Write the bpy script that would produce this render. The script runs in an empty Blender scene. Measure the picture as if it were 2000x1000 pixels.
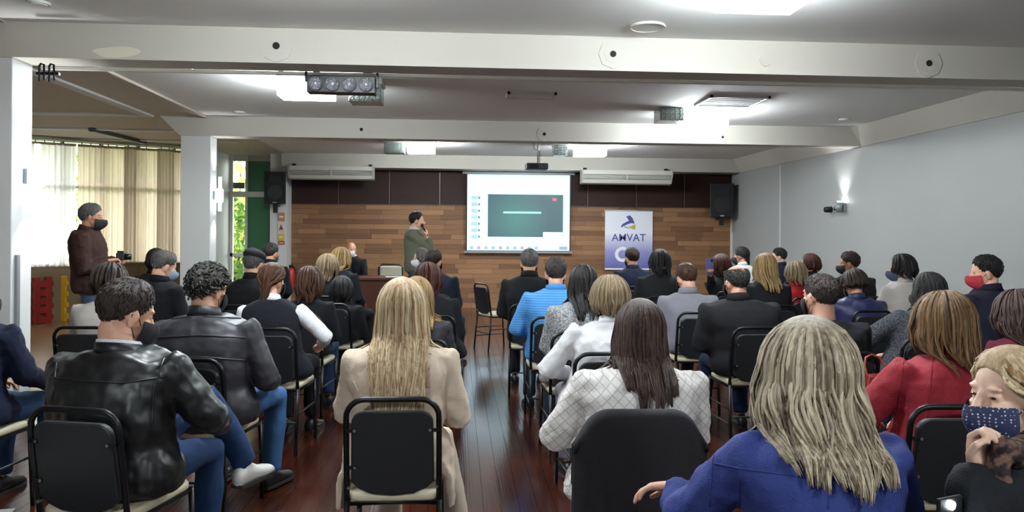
import bpy, bmesh, math, random
import numpy as np
from mathutils import Vector, Matrix, noise

random.seed(7); rng = np.random.default_rng(7)
sc = bpy.context.scene
COL = sc.collection
R = math.radians

# ------------------------------------------------------------------ camera
F, PPX, PPY = 1480.0, 1000.0, 458.0
YAW, ROLL, CAMH = 0.0709, 0.0073, 1.5
cd = bpy.data.cameras.new('camera'); cam = bpy.data.objects.new('camera', cd); COL.objects.link(cam)
cd.sensor_width = 36; cd.lens = F/2000*36; cd.shift_y = -(500-PPY)/2000; cd.clip_start = 0.05; cd.clip_end = 200
cam.matrix_world = Matrix.Translation((0,0,CAMH)) @ Matrix.Rotation(-YAW,4,'Z') @ Matrix.Rotation(R(90),4,'X') @ Matrix.Rotation(ROLL,4,'Z')
sc.camera = cam

# ------------------------------------------------------------------ world, exposure
def lin(c):
    if isinstance(c, str):
        c = c.lstrip('#'); c = [int(c[i:i+2],16)/255 for i in (0,2,4)]
    return tuple((v/12.92 if v <= 0.04045 else ((v+0.055)/1.055)**2.4) for v in c)
w = bpy.data.worlds.new('overcast_sky'); sc.world = w; w.use_nodes = True
w.node_tree.nodes['Background'].inputs[0].default_value = (*lin('#f3f2f2'),1)
w.node_tree.nodes['Background'].inputs[1].default_value = 13.0
sc.view_settings.view_transform = 'Standard'; sc.view_settings.look = 'None'
sc.view_settings.gamma = 1; sc.view_settings.use_curve_mapping = False
sc.view_settings.exposure = 0.45

# ------------------------------------------------------------------ pixel -> world
_fw = Vector((math.sin(YAW), math.cos(YAW), 0)); _rt0 = Vector((math.cos(YAW), -math.sin(YAW), 0)); _up0 = Vector((0,0,1))
_rt = _rt0*math.cos(ROLL) + _up0*math.sin(ROLL); _up = -_rt0*math.sin(ROLL) + _up0*math.cos(ROLL)
CAM = Vector((0,0,CAMH))
def ray(px, py): return (_rt*(px-PPX) + _up*(PPY-py))/F + _fw
def at_d(px, py, d): return CAM + ray(px,py)*d           # d: distance along the lens axis
def at_y(px, py, Y):
    r = ray(px,py); return CAM + r*(Y/r.y)
def at_z(px, py, z):
    r = ray(px,py); return CAM + r*((z-CAMH)/r.z)

# ------------------------------------------------------------------ materials
MATS = {}
def mat(name, color, rough=0.6, metal=0.0, var=0.12, vscale=8.0, bump=0.0, bscale=60.0, spec=0.5, coat=0.0, emit=None, estr=0.0, stretch=None, kind=None, color2=None, trans=0.0):
    if name in MATS: return MATS[name]
    m = bpy.data.materials.new(name); m.use_nodes = True; nt = m.node_tree; N = nt.nodes; L = nt.links
    b = N['Principled BSDF']; c = lin(color) if isinstance(color, str) else color
    b.inputs['Roughness'].default_value = rough; b.inputs['Metallic'].default_value = metal
    b.inputs['Specular IOR Level'].default_value = spec
    if coat: b.inputs['Coat Weight'].default_value = coat; b.inputs['Coat Roughness'].default_value = 0.12
    tc = N.new('ShaderNodeTexCoord'); mp = N.new('ShaderNodeMapping'); L.new(tc.outputs['Object'], mp.inputs[0])
    if stretch: mp.inputs['Scale'].default_value = stretch
    c2 = lin(color2) if color2 else tuple(v*(1-var) for v in c)
    mix = N.new('ShaderNodeMix'); mix.data_type = 'RGBA'
    mix.inputs[6].default_value = (*c,1); mix.inputs[7].default_value = (*c2,1)
    if kind == 'stripes':
        wv = N.new('ShaderNodeTexWave'); wv.bands_direction = 'Z'; wv.inputs['Scale'].default_value = vscale; wv.inputs['Distortion'].default_value = 0.4
        L.new(mp.outputs[0], wv.inputs['Vector']); fac = wv.outputs['Fac']
    elif kind == 'diamond':
        outs = []
        for ang in (45,-45):
            mq = N.new('ShaderNodeMapping'); mq.inputs['Rotation'].default_value = (0,R(ang),0); L.new(tc.outputs['Object'], mq.inputs[0])
            wv = N.new('ShaderNodeTexWave'); wv.bands_direction = 'X'; wv.wave_profile = 'TRI'; wv.inputs['Scale'].default_value = vscale; L.new(mq.outputs[0], wv.inputs['Vector'])
            cr = N.new('ShaderNodeValToRGB'); cr.color_ramp.elements[0].position = 0.80; cr.color_ramp.elements[1].position = 0.97; L.new(wv.outputs['Fac'], cr.inputs[0]); outs.append(cr.outputs[0])
        mx = N.new('ShaderNodeMath'); mx.operation = 'MAXIMUM'; L.new(outs[0], mx.inputs[0]); L.new(outs[1], mx.inputs[1]); fac = mx.outputs[0]
    elif kind == 'speckle':
        nz = N.new('ShaderNodeTexNoise'); nz.inputs['Scale'].default_value = vscale; nz.inputs['Detail'].default_value = 2
        cr = N.new('ShaderNodeValToRGB'); cr.color_ramp.elements[0].position = 0.42; cr.color_ramp.elements[1].position = 0.58
        L.new(mp.outputs[0], nz.inputs['Vector']); L.new(nz.outputs['Fac'], cr.inputs[0]); fac = cr.outputs[0]
    elif kind == 'dots':
        vo = N.new('ShaderNodeTexVoronoi'); vo.inputs['Scale'].default_value = vscale; vo.inputs['Randomness'].default_value = 0.35
        cr = N.new('ShaderNodeValToRGB'); cr.color_ramp.elements[0].position = 0.22; cr.color_ramp.elements[1].position = 0.30
        cr.color_ramp.elements[0].color = (1,1,1,1); cr.color_ramp.elements[1].color = (0,0,0,1)
        L.new(mp.outputs[0], vo.inputs['Vector']); L.new(vo.outputs['Distance'], cr.inputs[0]); fac = cr.outputs[0]
    elif kind == 'island':
        ge = N.new('ShaderNodeNewGeometry'); nz = N.new('ShaderNodeTexNoise'); nz.inputs['Scale'].default_value = vscale
        L.new(mp.outputs[0], nz.inputs['Vector'])
        ad = N.new('ShaderNodeMath'); ad.operation = 'MULTIPLY_ADD'; ad.inputs[1].default_value = 0.75; ad.use_clamp = True
        m2 = N.new('ShaderNodeMath'); m2.operation = 'MULTIPLY_ADD'; m2.inputs[1].default_value = 0.9; m2.inputs[2].default_value = -0.32
        L.new(nz.outputs['Fac'], m2.inputs[0]); L.new(ge.outputs['Random Per Island'], ad.inputs[0]); L.new(m2.outputs[0], ad.inputs[2]); fac = ad.outputs[0]
    elif kind == 'random':
        oi = N.new('ShaderNodeObjectInfo'); nz = N.new('ShaderNodeTexNoise'); nz.inputs['Scale'].default_value = vscale; nz.inputs['Detail'].default_value = 4
        L.new(mp.outputs[0], nz.inputs['Vector'])
        ad = N.new('ShaderNodeMath'); ad.operation = 'MULTIPLY_ADD'; ad.inputs[1].default_value = 0.6; ad.use_clamp = True
        m2 = N.new('ShaderNodeMath'); m2.operation = 'MULTIPLY_ADD'; m2.inputs[1].default_value = 1.0; m2.inputs[2].default_value = -0.3
        L.new(nz.outputs['Fac'], m2.inputs[0]); L.new(oi.outputs['Random'], ad.inputs[0]); L.new(m2.outputs[0], ad.inputs[2]); fac = ad.outputs[0]
    else:
        nz = N.new('ShaderNodeTexNoise'); nz.inputs['Scale'].default_value = vscale; nz.inputs['Detail'].default_value = 4
        L.new(mp.outputs[0], nz.inputs['Vector']); fac = nz.outputs['Fac']
    L.new(fac, mix.inputs[0]); L.new(mix.outputs[2], b.inputs['Base Color'])
    if bump:
        bn = N.new('ShaderNodeTexNoise'); bn.inputs['Scale'].default_value = bscale; bn.inputs['Detail'].default_value = 3
        L.new(mp.outputs[0], bn.inputs['Vector'])
        bp = N.new('ShaderNodeBump'); bp.inputs['Strength'].default_value = bump; bp.inputs['Distance'].default_value = 0.02
        L.new(bn.outputs['Fac'], bp.inputs['Height']); L.new(bp.outputs[0], b.inputs['Normal'])
    if emit:
        b.inputs['Emission Color'].default_value = (*lin(emit),1); b.inputs['Emission Strength'].default_value = estr
    if trans:
        tr = N.new('ShaderNodeBsdfTranslucent'); ms = N.new('ShaderNodeMixShader'); ms.inputs[0].default_value = trans
        L.new(mix.outputs[2], tr.inputs[0]); L.new(b.outputs[0], ms.inputs[1]); L.new(tr.outputs[0], ms.inputs[2])
        L.new(ms.outputs[0], N['Material Output'].inputs[0])
    MATS[name] = m; return m
def glass(name, color='#f6faf8', rough=0.05):
    if name in MATS: return MATS[name]
    m = bpy.data.materials.new(name); m.use_nodes = True; nt = m.node_tree; N = nt.nodes; L = nt.links
    g = N.new('ShaderNodeBsdfGlossy'); g.inputs['Roughness'].default_value = rough
    t = N.new('ShaderNodeBsdfTransparent'); t.inputs[0].default_value = (*lin(color),1)
    lw = N.new('ShaderNodeFresnel'); lw.inputs[0].default_value = 1.45
    nz = N.new('ShaderNodeTexNoise'); nz.inputs['Scale'].default_value = 3
    bp = N.new('ShaderNodeBump'); bp.inputs['Strength'].default_value = 0.05; L.new(nz.outputs['Fac'], bp.inputs['Height']); L.new(bp.outputs[0], g.inputs['Normal'])
    ms = N.new('ShaderNodeMixShader'); L.new(lw.outputs[0], ms.inputs[0]); L.new(t.outputs[0], ms.inputs[1]); L.new(g.outputs[0], ms.inputs[2])
    L.new(ms.outputs[0], N['Material Output'].inputs[0]); MATS[name] = m; return m

# ------------------------------------------------------------------ mesh helpers
class MB:
    def __init__(s): s.v = []; s.f = []
    def add(s, vs, fs, M=None):
        o = len(s.v)
        s.v += [tuple(M @ Vector(p)) for p in vs] if M is not None else [tuple(p) for p in vs]
        s.f += [tuple(i+o for i in f) for f in fs]; return s
    def box(s, lo, hi, M=None):
        (a,b,c),(d,e,f) = lo, hi
        return s.add([(a,b,c),(d,b,c),(d,e,c),(a,e,c),(a,b,f),(d,b,f),(d,e,f),(a,e,f)],
              [(3,2,1,0),(4,5,6,7),(0,1,5,4),(1,2,6,5),(2,3,7,6),(3,0,4,7)], M)
    def loft(s, rings, M=None, closed=False):
        n = len(rings[0]); vs = [p for r in rings for p in r]; fs = []
        k = len(rings); last = k if closed else k-1
        for i in range(last):
            for j in range(n):
                a = i*n+j; b_ = i*n+(j+1)%n; c = ((i+1)%k)*n+(j+1)%n; d = ((i+1)%k)*n+j
                fs.append((a,b_,c,d))
        if not closed: fs.append(tuple(range(n-1,-1,-1))); fs.append(tuple((k-1)*n+j for j in range(n)))
        return s.add(vs, fs, M)
    def tube(s, pts, rad, n=8, round_ends=True, closed=False, flat=1.0):
        pts = [Vector(p) for p in pts]
        if isinstance(rad, (int,float)): rad = [rad]*len(pts)
        rad = list(rad)
        if round_ends and not closed:
            d0 = (pts[0]-pts[1]).normalized(); d1 = (pts[-1]-pts[-2]).normalized(); r0, r1 = rad[0], rad[-1]
            pts = [pts[0]+d0*r0*0.95, pts[0]+d0*r0*0.65]+pts+[pts[-1]+d1*r1*0.65, pts[-1]+d1*r1*0.95]
            rad = [r0*0.3, r0*0.76]+rad+[r1*0.76, r1*0.3]
        rings = []; prev = None; k = len(pts)
        for i,p in enumerate(pts):
            if closed: t = pts[(i+1)%k]-pts[i-1]
            else: t = pts[min(i+1,k-1)]-pts[max(i-1,0)]
            t.normalize()
            if prev is None:
                a = Vector((0,0,1)) if abs(t.z) < 0.9 else Vector((1,0,0)); u = t.cross(a).normalized()
            else:
                u = (prev - t*prev.dot(t))
                u = u.normalized() if u.length > 1e-6 else prev
            prev = u; v = t.cross(u)
            rings.append([p+(u*math.cos(2*math.pi*j/n)+v*math.sin(2*math.pi*j/n)*flat)*rad[i] for j in range(n)])
        return s.loft(rings, None, closed)
    def ell(s, c, r, M=None, nu=14, nv=9):
        vs = [(c[0],c[1],c[2]-r[2])]; fs = []
        for i in range(1,nv):
            e = -math.pi/2+math.pi*i/nv
            for j in range(nu):
                a = 2*math.pi*j/nu; vs.append((c[0]+r[0]*math.cos(e)*math.cos(a), c[1]+r[1]*math.cos(e)*math.sin(a), c[2]+r[2]*math.sin(e)))
        vs.append((c[0],c[1],c[2]+r[2])); T = len(vs)-1
        for j in range(nu): fs.append((0,1+(j+1)%nu,1+j)); fs.append((T,1+(nv-2)*nu+j,1+(nv-2)*nu+(j+1)%nu))
        for i in range(nv-2):
            for j in range(nu):
                a = 1+i*nu+j; b_ = 1+i*nu+(j+1)%nu; fs.append((a,b_,b_+nu,a+nu))
        return s.add(vs, fs, M)
    def cyl(s, c, r, h, n=20, axis='Z', r2=None):
        r2 = r if r2 is None else r2; rings = []
        for rr,o in ((r,-h/2),(r2,h/2)):
            ring = []
            for j in range(n):
                a = 2*math.pi*j/n; x,y = rr*math.cos(a), rr*math.sin(a)
                ring.append({'Z':(c[0]+x,c[1]+y,c[2]+o),'Y':(c[0]+x,c[1]+o,c[2]-y),'X':(c[0]+o,c[1]+x,c[2]+y)}[axis])
            rings.append(ring)
        return s.loft(rings)
    def mesh(s, name, smooth=False):
        me = bpy.data.meshes.new(name); me.from_pydata(s.v, [], s.f); me.update()
        if smooth: me.polygons.foreach_set('use_smooth', [True]*len(me.polygons))
        return me
def link(name, me, m=None, parent=None, M=None):
    o = bpy.data.objects.new(name, me); COL.objects.link(o)
    if m is not None and me is not None:
        if len(me.materials) == 0: me.materials.append(m)
        elif me.materials[0] != m:
            o.material_slots[0].link = 'OBJECT'; o.material_slots[0].material = m
    if parent: o.parent = parent
    if M is not None: o.matrix_basis = M
    return o
def build(mb, name, m, parent=None, smooth=False, M=None, bevel=0):
    o = link(name, mb.mesh(name, smooth), m, parent, M)
    if bevel:
        md = o.modifiers.new('bevel','BEVEL'); md.width = bevel; md.segments = 2; md.limit_method = 'ANGLE'
    return o
def tag(o, label, cat, group=None, kind=None):
    o['label'] = label
    if cat: o['category'] = cat
    if group: o['group'] = group
    if kind: o['kind'] = kind
    return o
def struct(o): o['kind'] = 'structure'; return o
def empty(name, loc=(0,0,0), rz=0.0):
    o = bpy.data.objects.new(name, None); COL.objects.link(o); o.location = loc; o.rotation_euler = (0,0,rz); o.empty_display_size = 0.1; return o
DG = None
def bake(mb, mods, name='baked', smooth=True):
    """run a modifier stack over a temporary object and keep only the resulting mesh"""
    me0 = mb.mesh('tmp') if isinstance(mb, MB) else mb
    o = bpy.data.objects.new('tmp', me0); COL.objects.link(o)
    for t, kw in mods:
        md = o.modifiers.new(t, t)
        for k, v in kw.items(): setattr(md, k, v)
    dg = bpy.context.evaluated_depsgraph_get(); 
    me = bpy.data.meshes.new_from_object(o.evaluated_get(dg)); me.name = name
    bpy.data.objects.remove(o); bpy.data.meshes.remove(me0)
    if smooth: me.polygons.foreach_set('use_smooth', [True]*len(me.polygons))
    return me
def mesh_arrays(me):
    n = len(me.vertices); v = np.empty(n*3, np.float32); me.vertices.foreach_get('co', v)
    li = np.empty(len(me.loops), np.int32); me.loops.foreach_get('vertex_index', li)
    ls = np.empty(len(me.polygons), np.int32); lt = np.empty(len(me.polygons), np.int32)
    me.polygons.foreach_get('loop_start', ls); me.polygons.foreach_get('loop_total', lt)
    return v.reshape(-1,3), li, lt
def arrays_mesh(name, parts, smooth=True):
    V = np.concatenate([p[0] for p in parts]); off = 0; LI = []; LT = []
    for v, li, lt in parts: LI.append(li+off); LT.append(lt); off += len(v)
    LI = np.concatenate(LI).astype(np.int32); LT = np.concatenate(LT).astype(np.int32)
    me = bpy.data.meshes.new(name); me.vertices.add(len(V)); me.vertices.foreach_set('co', V.astype(np.float32).ravel())
    me.loops.add(len(LI)); me.loops.foreach_set('vertex_index', LI)
    me.polygons.add(len(LT)); me.polygons.foreach_set('loop_start', np.concatenate([[0],np.cumsum(LT)[:-1]]).astype(np.int32)); me.polygons.foreach_set('loop_total', LT)
    if smooth: me.polygons.foreach_set('use_smooth', [True]*len(LT))
    me.update(calc_edges=True); me.validate(); return me
def xf(arr, M, flip=False):
    v, li, lt = arr; A = np.array(M)
    v2 = v @ A[:3,:3].T + A[:3,3]
    if flip:
        li2 = np.concatenate([q[::-1] for q in np.split(li, np.cumsum(lt)[:-1])]) ; return v2, li2, lt
    return v2, li, lt

# ------------------------------------------------------------------ shared materials
M_white  = mat('white_paint','#d0d1d0',0.6,var=0.04,vscale=2,bump=0.05,bscale=120)
M_wall   = mat('grey_white_wall','#9fa09e',0.55,var=0.05,vscale=1.2,bump=0.06,bscale=90)
M_ceil   = mat('ceiling_plaster','#e2e2df',0.8,var=0.05,vscale=1.0,bump=0.04,bscale=80)
M_ceil2  = mat('annex_ceiling_dimmed','#c3b8aa',0.8,var=0.06,vscale=1.0,bump=0.04,bscale=80)  # browner than the main ceiling: weaker side bay light put into the colour
M_beam   = mat('cream_beam_paint','#b9b5ab',0.6,var=0.05,vscale=1.5,bump=0.04,bscale=70)
M_black  = mat('black_metal','#0f1012',0.38,0.3,var=0.2,vscale=30)
M_blackp = mat('black_plastic','#131416',0.5,var=0.2,vscale=30,bump=0.1,bscale=300)
M_dark   = mat('dark_hole','#17120f',0.8)
M_plank  = mat('wall_plank_wood','#9f7652',0.5,var=0.2,vscale=2.2,stretch=(1.2,6,14),kind='random',color2='#573a29',spec=0.3,bump=0.15,bscale=20)
M_dpanel = mat('dark_panel_wood','#331d17',0.6,spec=0.25,vscale=3,stretch=(1,4,18),color2='#22140f',bump=0.1,bscale=12)
M_floor  = mat('floor_plank_wood','#4a2114',0.17,vscale=2.5,stretch=(12,1.0,4),kind='random',color2='#2b120b',bump=0.06,bscale=8,spec=0.6,coat=0.35)
M_tile   = mat('annex_floor_stone','#a2845c',0.25,var=0.2,vscale=3)
M_chrome = mat('chrome','#b9bcbf',0.2,0.9)
M_alu    = mat('painted_aluminium','#b4b6b4',0.4,0.2,var=0.05)
M_plast  = mat('off_white_plastic','#cfcdc4',0.45,var=0.05)
M_paper  = mat('white_paper','#e4e6e6',0.7,var=0.04)

# ------------------------------------------------------------------ the room
XR, YB, YR, XL = 5.70, 15.5, -2.5, -3.30
ZC, ZB = 3.05, 2.785
Y1, Y2, Y3 = 5.85, 10.35, 14.95
XA = -7.6                     # outer wall of the side bay
fl_o = struct(build(MB().box((XL-0.35,YR,-0.12),(XR,YB,-0.02)),'floor',M_floor))
boards = MB().box((0,0,-0.02),(0.098,1,0.0)).mesh('floor_plank')
nb = int((XR-XL+0.35)/0.1)+1
for i in range(nb):
    cuts = [YR, random.uniform(1.5,3.8), random.uniform(6.3,9.0), YB]
    for k in range(3):
        link('plank', boards, M_floor, fl_o, Matrix.Translation((XL-0.35+i*0.1, cuts[k]+0.001, random.uniform(-0.0006,0))) @ Matrix.Diagonal((1,cuts[k+1]-cuts[k]-0.002,1,1)))
struct(build(MB().box((XA,YR,-0.12),(XL-0.35,YB+0.1,-0.001)),'floor_side_bay',M_tile))
struct(build(MB().box((XL-0.05,YR,ZC),(XR,YB,ZC+0.12)),'ceiling',M_ceil))
struct(build(MB().box((XA,YR,ZC-0.01),(XL-0.05,YB+0.1,ZC+0.12)),'ceiling_side_bay',M_ceil2))
struct(build(MB().box((XR,YR,0),(XR+0.2,YB+0.2,ZC)),'wall_right',M_wall))
struct(build(MB().box((XA-0.2,YR-0.2,0),(XR+0.2,YR,ZC)),'wall_rear',M_wall))
struct(build(MB().box((XA-0.2,YR,0),(XA,13.2,ZC)),'wall_left',M_white))
wb = struct(build(MB().box((XL-0.12,YB,0),(XR,YB+0.2,ZC)),'wall_back',M_dpanel))
# light planks on the lower back wall
pk = MB().box((0,-0.02,0),(1,0,1)).mesh('wall_plank')
z0, z1, rows = 0.0, 2.085, 21; ph = (z1-z0)/rows
for r_ in range(rows):
    x = XL-0.12; x -= random.uniform(0,0.7)
    while x < XR:
        L_ = random.choice((0.55,0.7,0.9)); a = max(x,XL-0.12); b_ = min(x+L_,XR)
        if b_-a > 0.05:
            link('plank', pk, M_plank, wb, Matrix.Translation((a+0.002,YB-random.uniform(0,0.003),z0+r_*ph+0.002)) @ Matrix.Diagonal((b_-a-0.004,1,ph-0.004,1)))
        x += L_
# dark upper panels with thin strips
nx = 9; pw = (XR-XL+0.12)/nx
for i in range(nx):
    a = XL-0.12+i*pw
    build(MB().box((a+0.02,YB-0.025,z1+0.01),(a+pw-0.02,YB,ZB)),'dark_panel',M_dpanel,wb,bevel=0.004)
    build(MB().box((a-0.012,YB-0.035,z1+0.01),(a+0.012,YB,ZB)),'panel_strip',mat('strip_wood','#4b342a',0.4),wb)
build(MB().box((XL-0.12,YB-0.04,z1-0.006),(XR,YB,z1+0.012)),'panel_rail',mat('rail_wood','#3a241b',0.4),wb)

def beam(name, y, x0, x1, mitre=0.0, th=0.28):
    r0 = [(x0-mitre,y,ZC),(x1,y,ZC),(x1,y,ZB),(x0,y,ZB)]; r1 = [(p[0],y+th,p[2]) for p in r0]
    return struct(build(MB().loft([r1,r0]),name,M_beam))
b1 = beam('trim_1', Y1, XA, XR); b2 = beam('trim_2', Y2, XL-0.40, XR, 0.27); b3 = beam('trim_3', Y3, XL-0.12, XR, 0.0, YB-Y3)
b0 = beam('trim_4', 1.15, XA, XR)
# sloped beam running along the right wall
pr = [(XR-0.17,ZC),(XR,ZC),(XR,ZB),(XR-0.015,ZB)]
struct(build(MB().loft([[(p[0],YR,p[1]) for p in pr],[(p[0],YB,p[1]) for p in pr]]),'trim_5',M_beam))
# side bay ceiling strips
for i,(a,b_) in enumerate((((-4.15,6.2),(-4.02,10.2)),)):
    struct(build(MB().box((a[0],a[1],ZC-0.035),(b_[0],b_[1],ZC-0.008)),'trim_6',M_white))
for i,y in enumerate((10.2,11.7,13.0)):
    struct(build(MB().box((XA,y,ZC-0.035),(XL-0.4 if i else -4.02,y+0.12,ZC-0.008)),'trim_%d'%(7+i),M_white))
struct(build(MB().box((XL-0.08,6.13,ZC-0.03),(XL-0.04,Y2,ZC-0.002)),'trim_10',M_ceil2))
# curtain rail behind the first beam
rl = build(MB().box((XL,6.24,ZB-0.005),(XR,6.275,ZB+0.02)),'curtain_track',M_plast)
for k in range(12): build(MB().box((XL+0.4+k*0.72,6.24,ZB+0.02),(XL+0.44+k*0.72,6.275,ZC)),'hanger',M_plast,rl)
tag(rl,'thin off-white ceiling track hanging just behind the nearest beam','track')
# columns
def column(name, x0, x1, y0, y1, m=M_white): return struct(build(MB().box((x0,y0,0),(x1,y1,ZB)),name,m,bevel=0.006))
c1 = column('wall_column_1', XL-0.60, XL, Y1+0.005, Y1+0.275)
c2 = column('wall_column_2', XL-0.385, XL, Y2+0.005, Y2+0.275)
c3 = struct(build(MB().box((XL-0.36,Y3+0.1,0),(XL-0.04,YB+0.2,ZC)),'wall_column_3',M_white,bevel=0.006))
build(MB().box((XL-0.001,Y1+0.05,0.15),(XL+0.02,Y1+0.09,1.32)),'corner_guard',mat('strip_grey','#7c8084',0.4),c1)  # thin upright grey strips set on the column faces
build(MB().box((XL-0.40,Y1-0.012,0.4),(XL-0.36,Y1+0.006,1.3)),'corner_guard',MATS['strip_grey'],c1)
# patch of fresh paint, plates and holes on the beams
pp = at_y(228,102,Y1)
build(MB().loft([[(pp.x+0.17*math.cos(a)*(1+0.1*math.sin(3*a)),Y1-0.0015,pp.z+0.042*math.sin(a)*(1+0.15*math.sin(2*a))) for a in np.linspace(0,2*math.pi,20,endpoint=False)],
    [(pp.x+0.17*math.cos(a)*(1+0.1*math.sin(3*a)),Y1+0.001,pp.z+0.042*math.sin(a)*(1+0.15*math.sin(2*a))) for a in np.linspace(0,2*math.pi,20,endpoint=False)]]),'paint_patch',mat('fresh_cream','#d8d2bd',0.6),b1)
PL = [(540,90,Y1,.125,1),(1197,106,Y1,.115,1),(1813,124,Y1,.115,1),(1495,118,Y1,.05,0),(706,253,Y2,.105,1),(1063,262,Y2,.105,1),(1411,268,Y2,.08,1)]
words = ['octagonal cream cover plate above the four-lamp stage light','octagonal cream cover plate on the nearest beam between the two box lamps behind','cream cover plate on the nearest beam close to the white wall','small blank cream disc without a hole on the nearest beam','cover plate on the middle beam towards the white column','cover plate on the middle beam above the projector','small cover plate on the middle beam towards the grey-white wall']
for (px,py,Y,r_,hole),lb in zip(PL,words):
    p = at_y(px,py,Y); t = empty('cover_plate',(p.x,Y,p.z)); tag(t,lb,'cover plate','cover plates on the beams')
    build(MB().cyl((0,-0.004,0),r_,0.008,8,'Y'),'plate',M_beam,t); build(MB().cyl((0,-0.009,0),r_*0.62,0.004,8,'Y'),'inner_plate',M_beam,t)
    if hole: build(MB().cyl((0,-0.012,0),r_*0.22,0.006,12,'Y'),'socket_hole',M_dark,t)
# ceiling fittings
def downlight(px,py,label):
    p = at_z(px,py,ZC-0.012); t = empty('downlight',(p.x,p.y,ZC)); tag(t,label,'downlight','small ceiling downlights')
    build(MB().cyl((0,0,-0.008),0.075,0.016,20),'ring',M_white,t); build(MB().cyl((0,0,-0.018),0.055,0.006,20),'lens',mat('dim_lens','#e8e8e4',0.3),t)
downlight(75,8,'small round downlight in the nearest ceiling bay above the white column'); downlight(467,220,'small downlight in the middle ceiling bay near the white column'); downlight(1650,234,'small downlight in the middle ceiling bay near the grey-white wall')
p = at_z(1265,53,ZC-0.01); t = empty('ceiling_speaker',(p.x,p.y,ZC)); tag(t,'round flush ceiling speaker grille in the nearest ceiling bay','speaker')
build(MB().cyl((0,0,-0.006),0.125,0.012,28),'grille',M_ceil,t); build(MB().tube([(0.125*math.cos(a),0.125*math.sin(a),-0.012) for a in np.linspace(0,2*math.pi,28,endpoint=False)],0.007,6,closed=True),'rim',M_beam,t)
def vent(px,py,wx,wy,label,open_=False):
    p = at_z(px,py,ZC-0.02); t = empty('air_vent',(p.x,p.y,ZC)); tag(t,label,'vent','ceiling air vents')
    f = MB(); 
    for a in ((-wx,-wy,wx,-wy+.03),(-wx,wy-.03,wx,wy),(-wx,-wy,-wx+.03,wy),(wx-.03,-wy,wx,wy)): f.box((a[0],a[1],-0.03),(a[2],a[3],0))
    build(f,'frame',M_white,t); build(MB().box((-wx+.02,-wy+.02,-0.004),(wx-.02,wy-.02,0)),'backing',M_ceil,t)
    for k in range(6): 
        y = -wy+.05+k*(2*wy-.1)/5; build(MB().box((-wx+.03,y-.016,-0.022),(wx-.03,y+.016,-0.012)),'slat',M_ceil,t)
vent(1037,188,0.27,0.16,'slatted ceiling vent straight above the aisle'); vent(1428,199,0.34,0.30,'larger square ceiling vent beside the lit box lamp',True)
pa, pb = at_z(178,253,ZC-0.04), at_z(282,278.5,ZC-0.04); hl = (pb-pa).length/2
t = empty('linear_lamp',((pa.x+pb.x)/2,(pa.y+pb.y)/2,ZC),math.atan2(-(pb.x-pa.x),pb.y-pa.y)); tag(t,'long dark unlit strip lamp on the side bay ceiling','lamp')
build(MB().box((-0.04,-hl,-0.06),(0.04,hl,-0.008)),'housing',mat('grey_green','#4c5450',0.5),t); build(MB().box((-0.03,-hl+.02,-0.07),(0.03,hl-.02,-0.06)),'tube_cover',mat('dull_tube','#6a706c',0.3),t)
# black hook on the corner of the first beam
p = at_y(92,142,Y1-0.02); t = empty('clamp_hook',(p.x,Y1-0.02,p.z)); tag(t,'black double hook clamped to the end of the nearest beam','hook')
for dx in (-0.035,0.035):
    build(MB().tube([(dx-0.02,0,-0.06),(dx-0.02,0,0.05),(dx-0.01,0,0.065),(dx+0.012,0,0.06),(dx+0.016,0,-0.05)],0.008,8),'hook',M_black,t,True)
build(MB().box((-0.08,0,-0.015),(0.08,0.03,0.005)),'bracket',M_black,t)

# ------------------------------------------------------------------ box lamps
M_lit = mat('lit_glass','#ffffff',0.3,emit='#f2fbff',estr=84)
M_unl = mat('prism_glass','#8f9c98',0.12,0.1,var=0.5,vscale=60,bump=0.8,bscale=60,coat=0.5)
def box_lamp(px,py,d,wid,lit,label,dep=0.30,hgt=0.19,name='box_lamp'):
    p = at_d(px,py,d); z = p.z
    t = empty(name,(p.x,p.y,z)); tag(t,label,'lamp','box lamps on the ceiling')
    hw, hd = wid/2, dep/2
    build(MB().box((-hw-.012,-hd-.012,hgt-0.02),(hw+.012,hd+.012,hgt+0.045)),'housing',M_alu,t,bevel=0.006)
    build(MB().box((-0.05,-0.05,hgt+0.04),(0.05,0.05,ZC-z)),'stem',M_alu,t)
    build(MB().box((-hw,-hd,0.0),(hw,hd,hgt-0.02)),'glass_block',M_lit if lit else M_unl,t)
    nfx = max(4,int(wid/0.05)); facet = MB().loft([[(-.02,-.01,-.02),(.02,-.01,-.02),(.02,-.01,.02),(-.02,-.01,.02)],[(-.02,0,-.02),(.02,0,-.02),(.02,0,.02),(-.02,0,.02)]]).mesh('facet')
    for k in range(nfx):
        for zz in (0.035,0.085,0.135): link('glass_facet',facet,M_lit if lit else M_unl,t,Matrix.Translation((-hw+(k+.5)*wid/nfx,-hd,zz)))
box_lamp(600,192,7.6,0.52,True,'lit box lamp half hidden by the four-lamp stage light')
box_lamp(716,202,7.7,0.32,False,'unlit prism glass box lamp behind the four-lamp stage light')
box_lamp(1374,248,9.4,0.52,True,'lit box lamp beside the square vent in the middle bay')
box_lamp(1306,239,9.3,0.29,False,'unlit prism glass box lamp beside the lit one near the square vent')
box_lamp(823,299,12.8,0.46,True,'lit box lamp in the far bay between the speaker and the screen')
box_lamp(771,300,12.8,0.34,False,'unlit box lamp in the far bay towards the left air conditioner')
box_lamp(1152,305,12.9,0.52,True,'lit box lamp in the far bay above the screen edge')
box_lamp(1093,305,12.9,0.22,False,'small unlit box lamp in the far bay beside the projector pole')
box_lamp(1487,13,4.5,0.48,True,'lit box lamp in the nearest bay above the blue coat')
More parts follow.
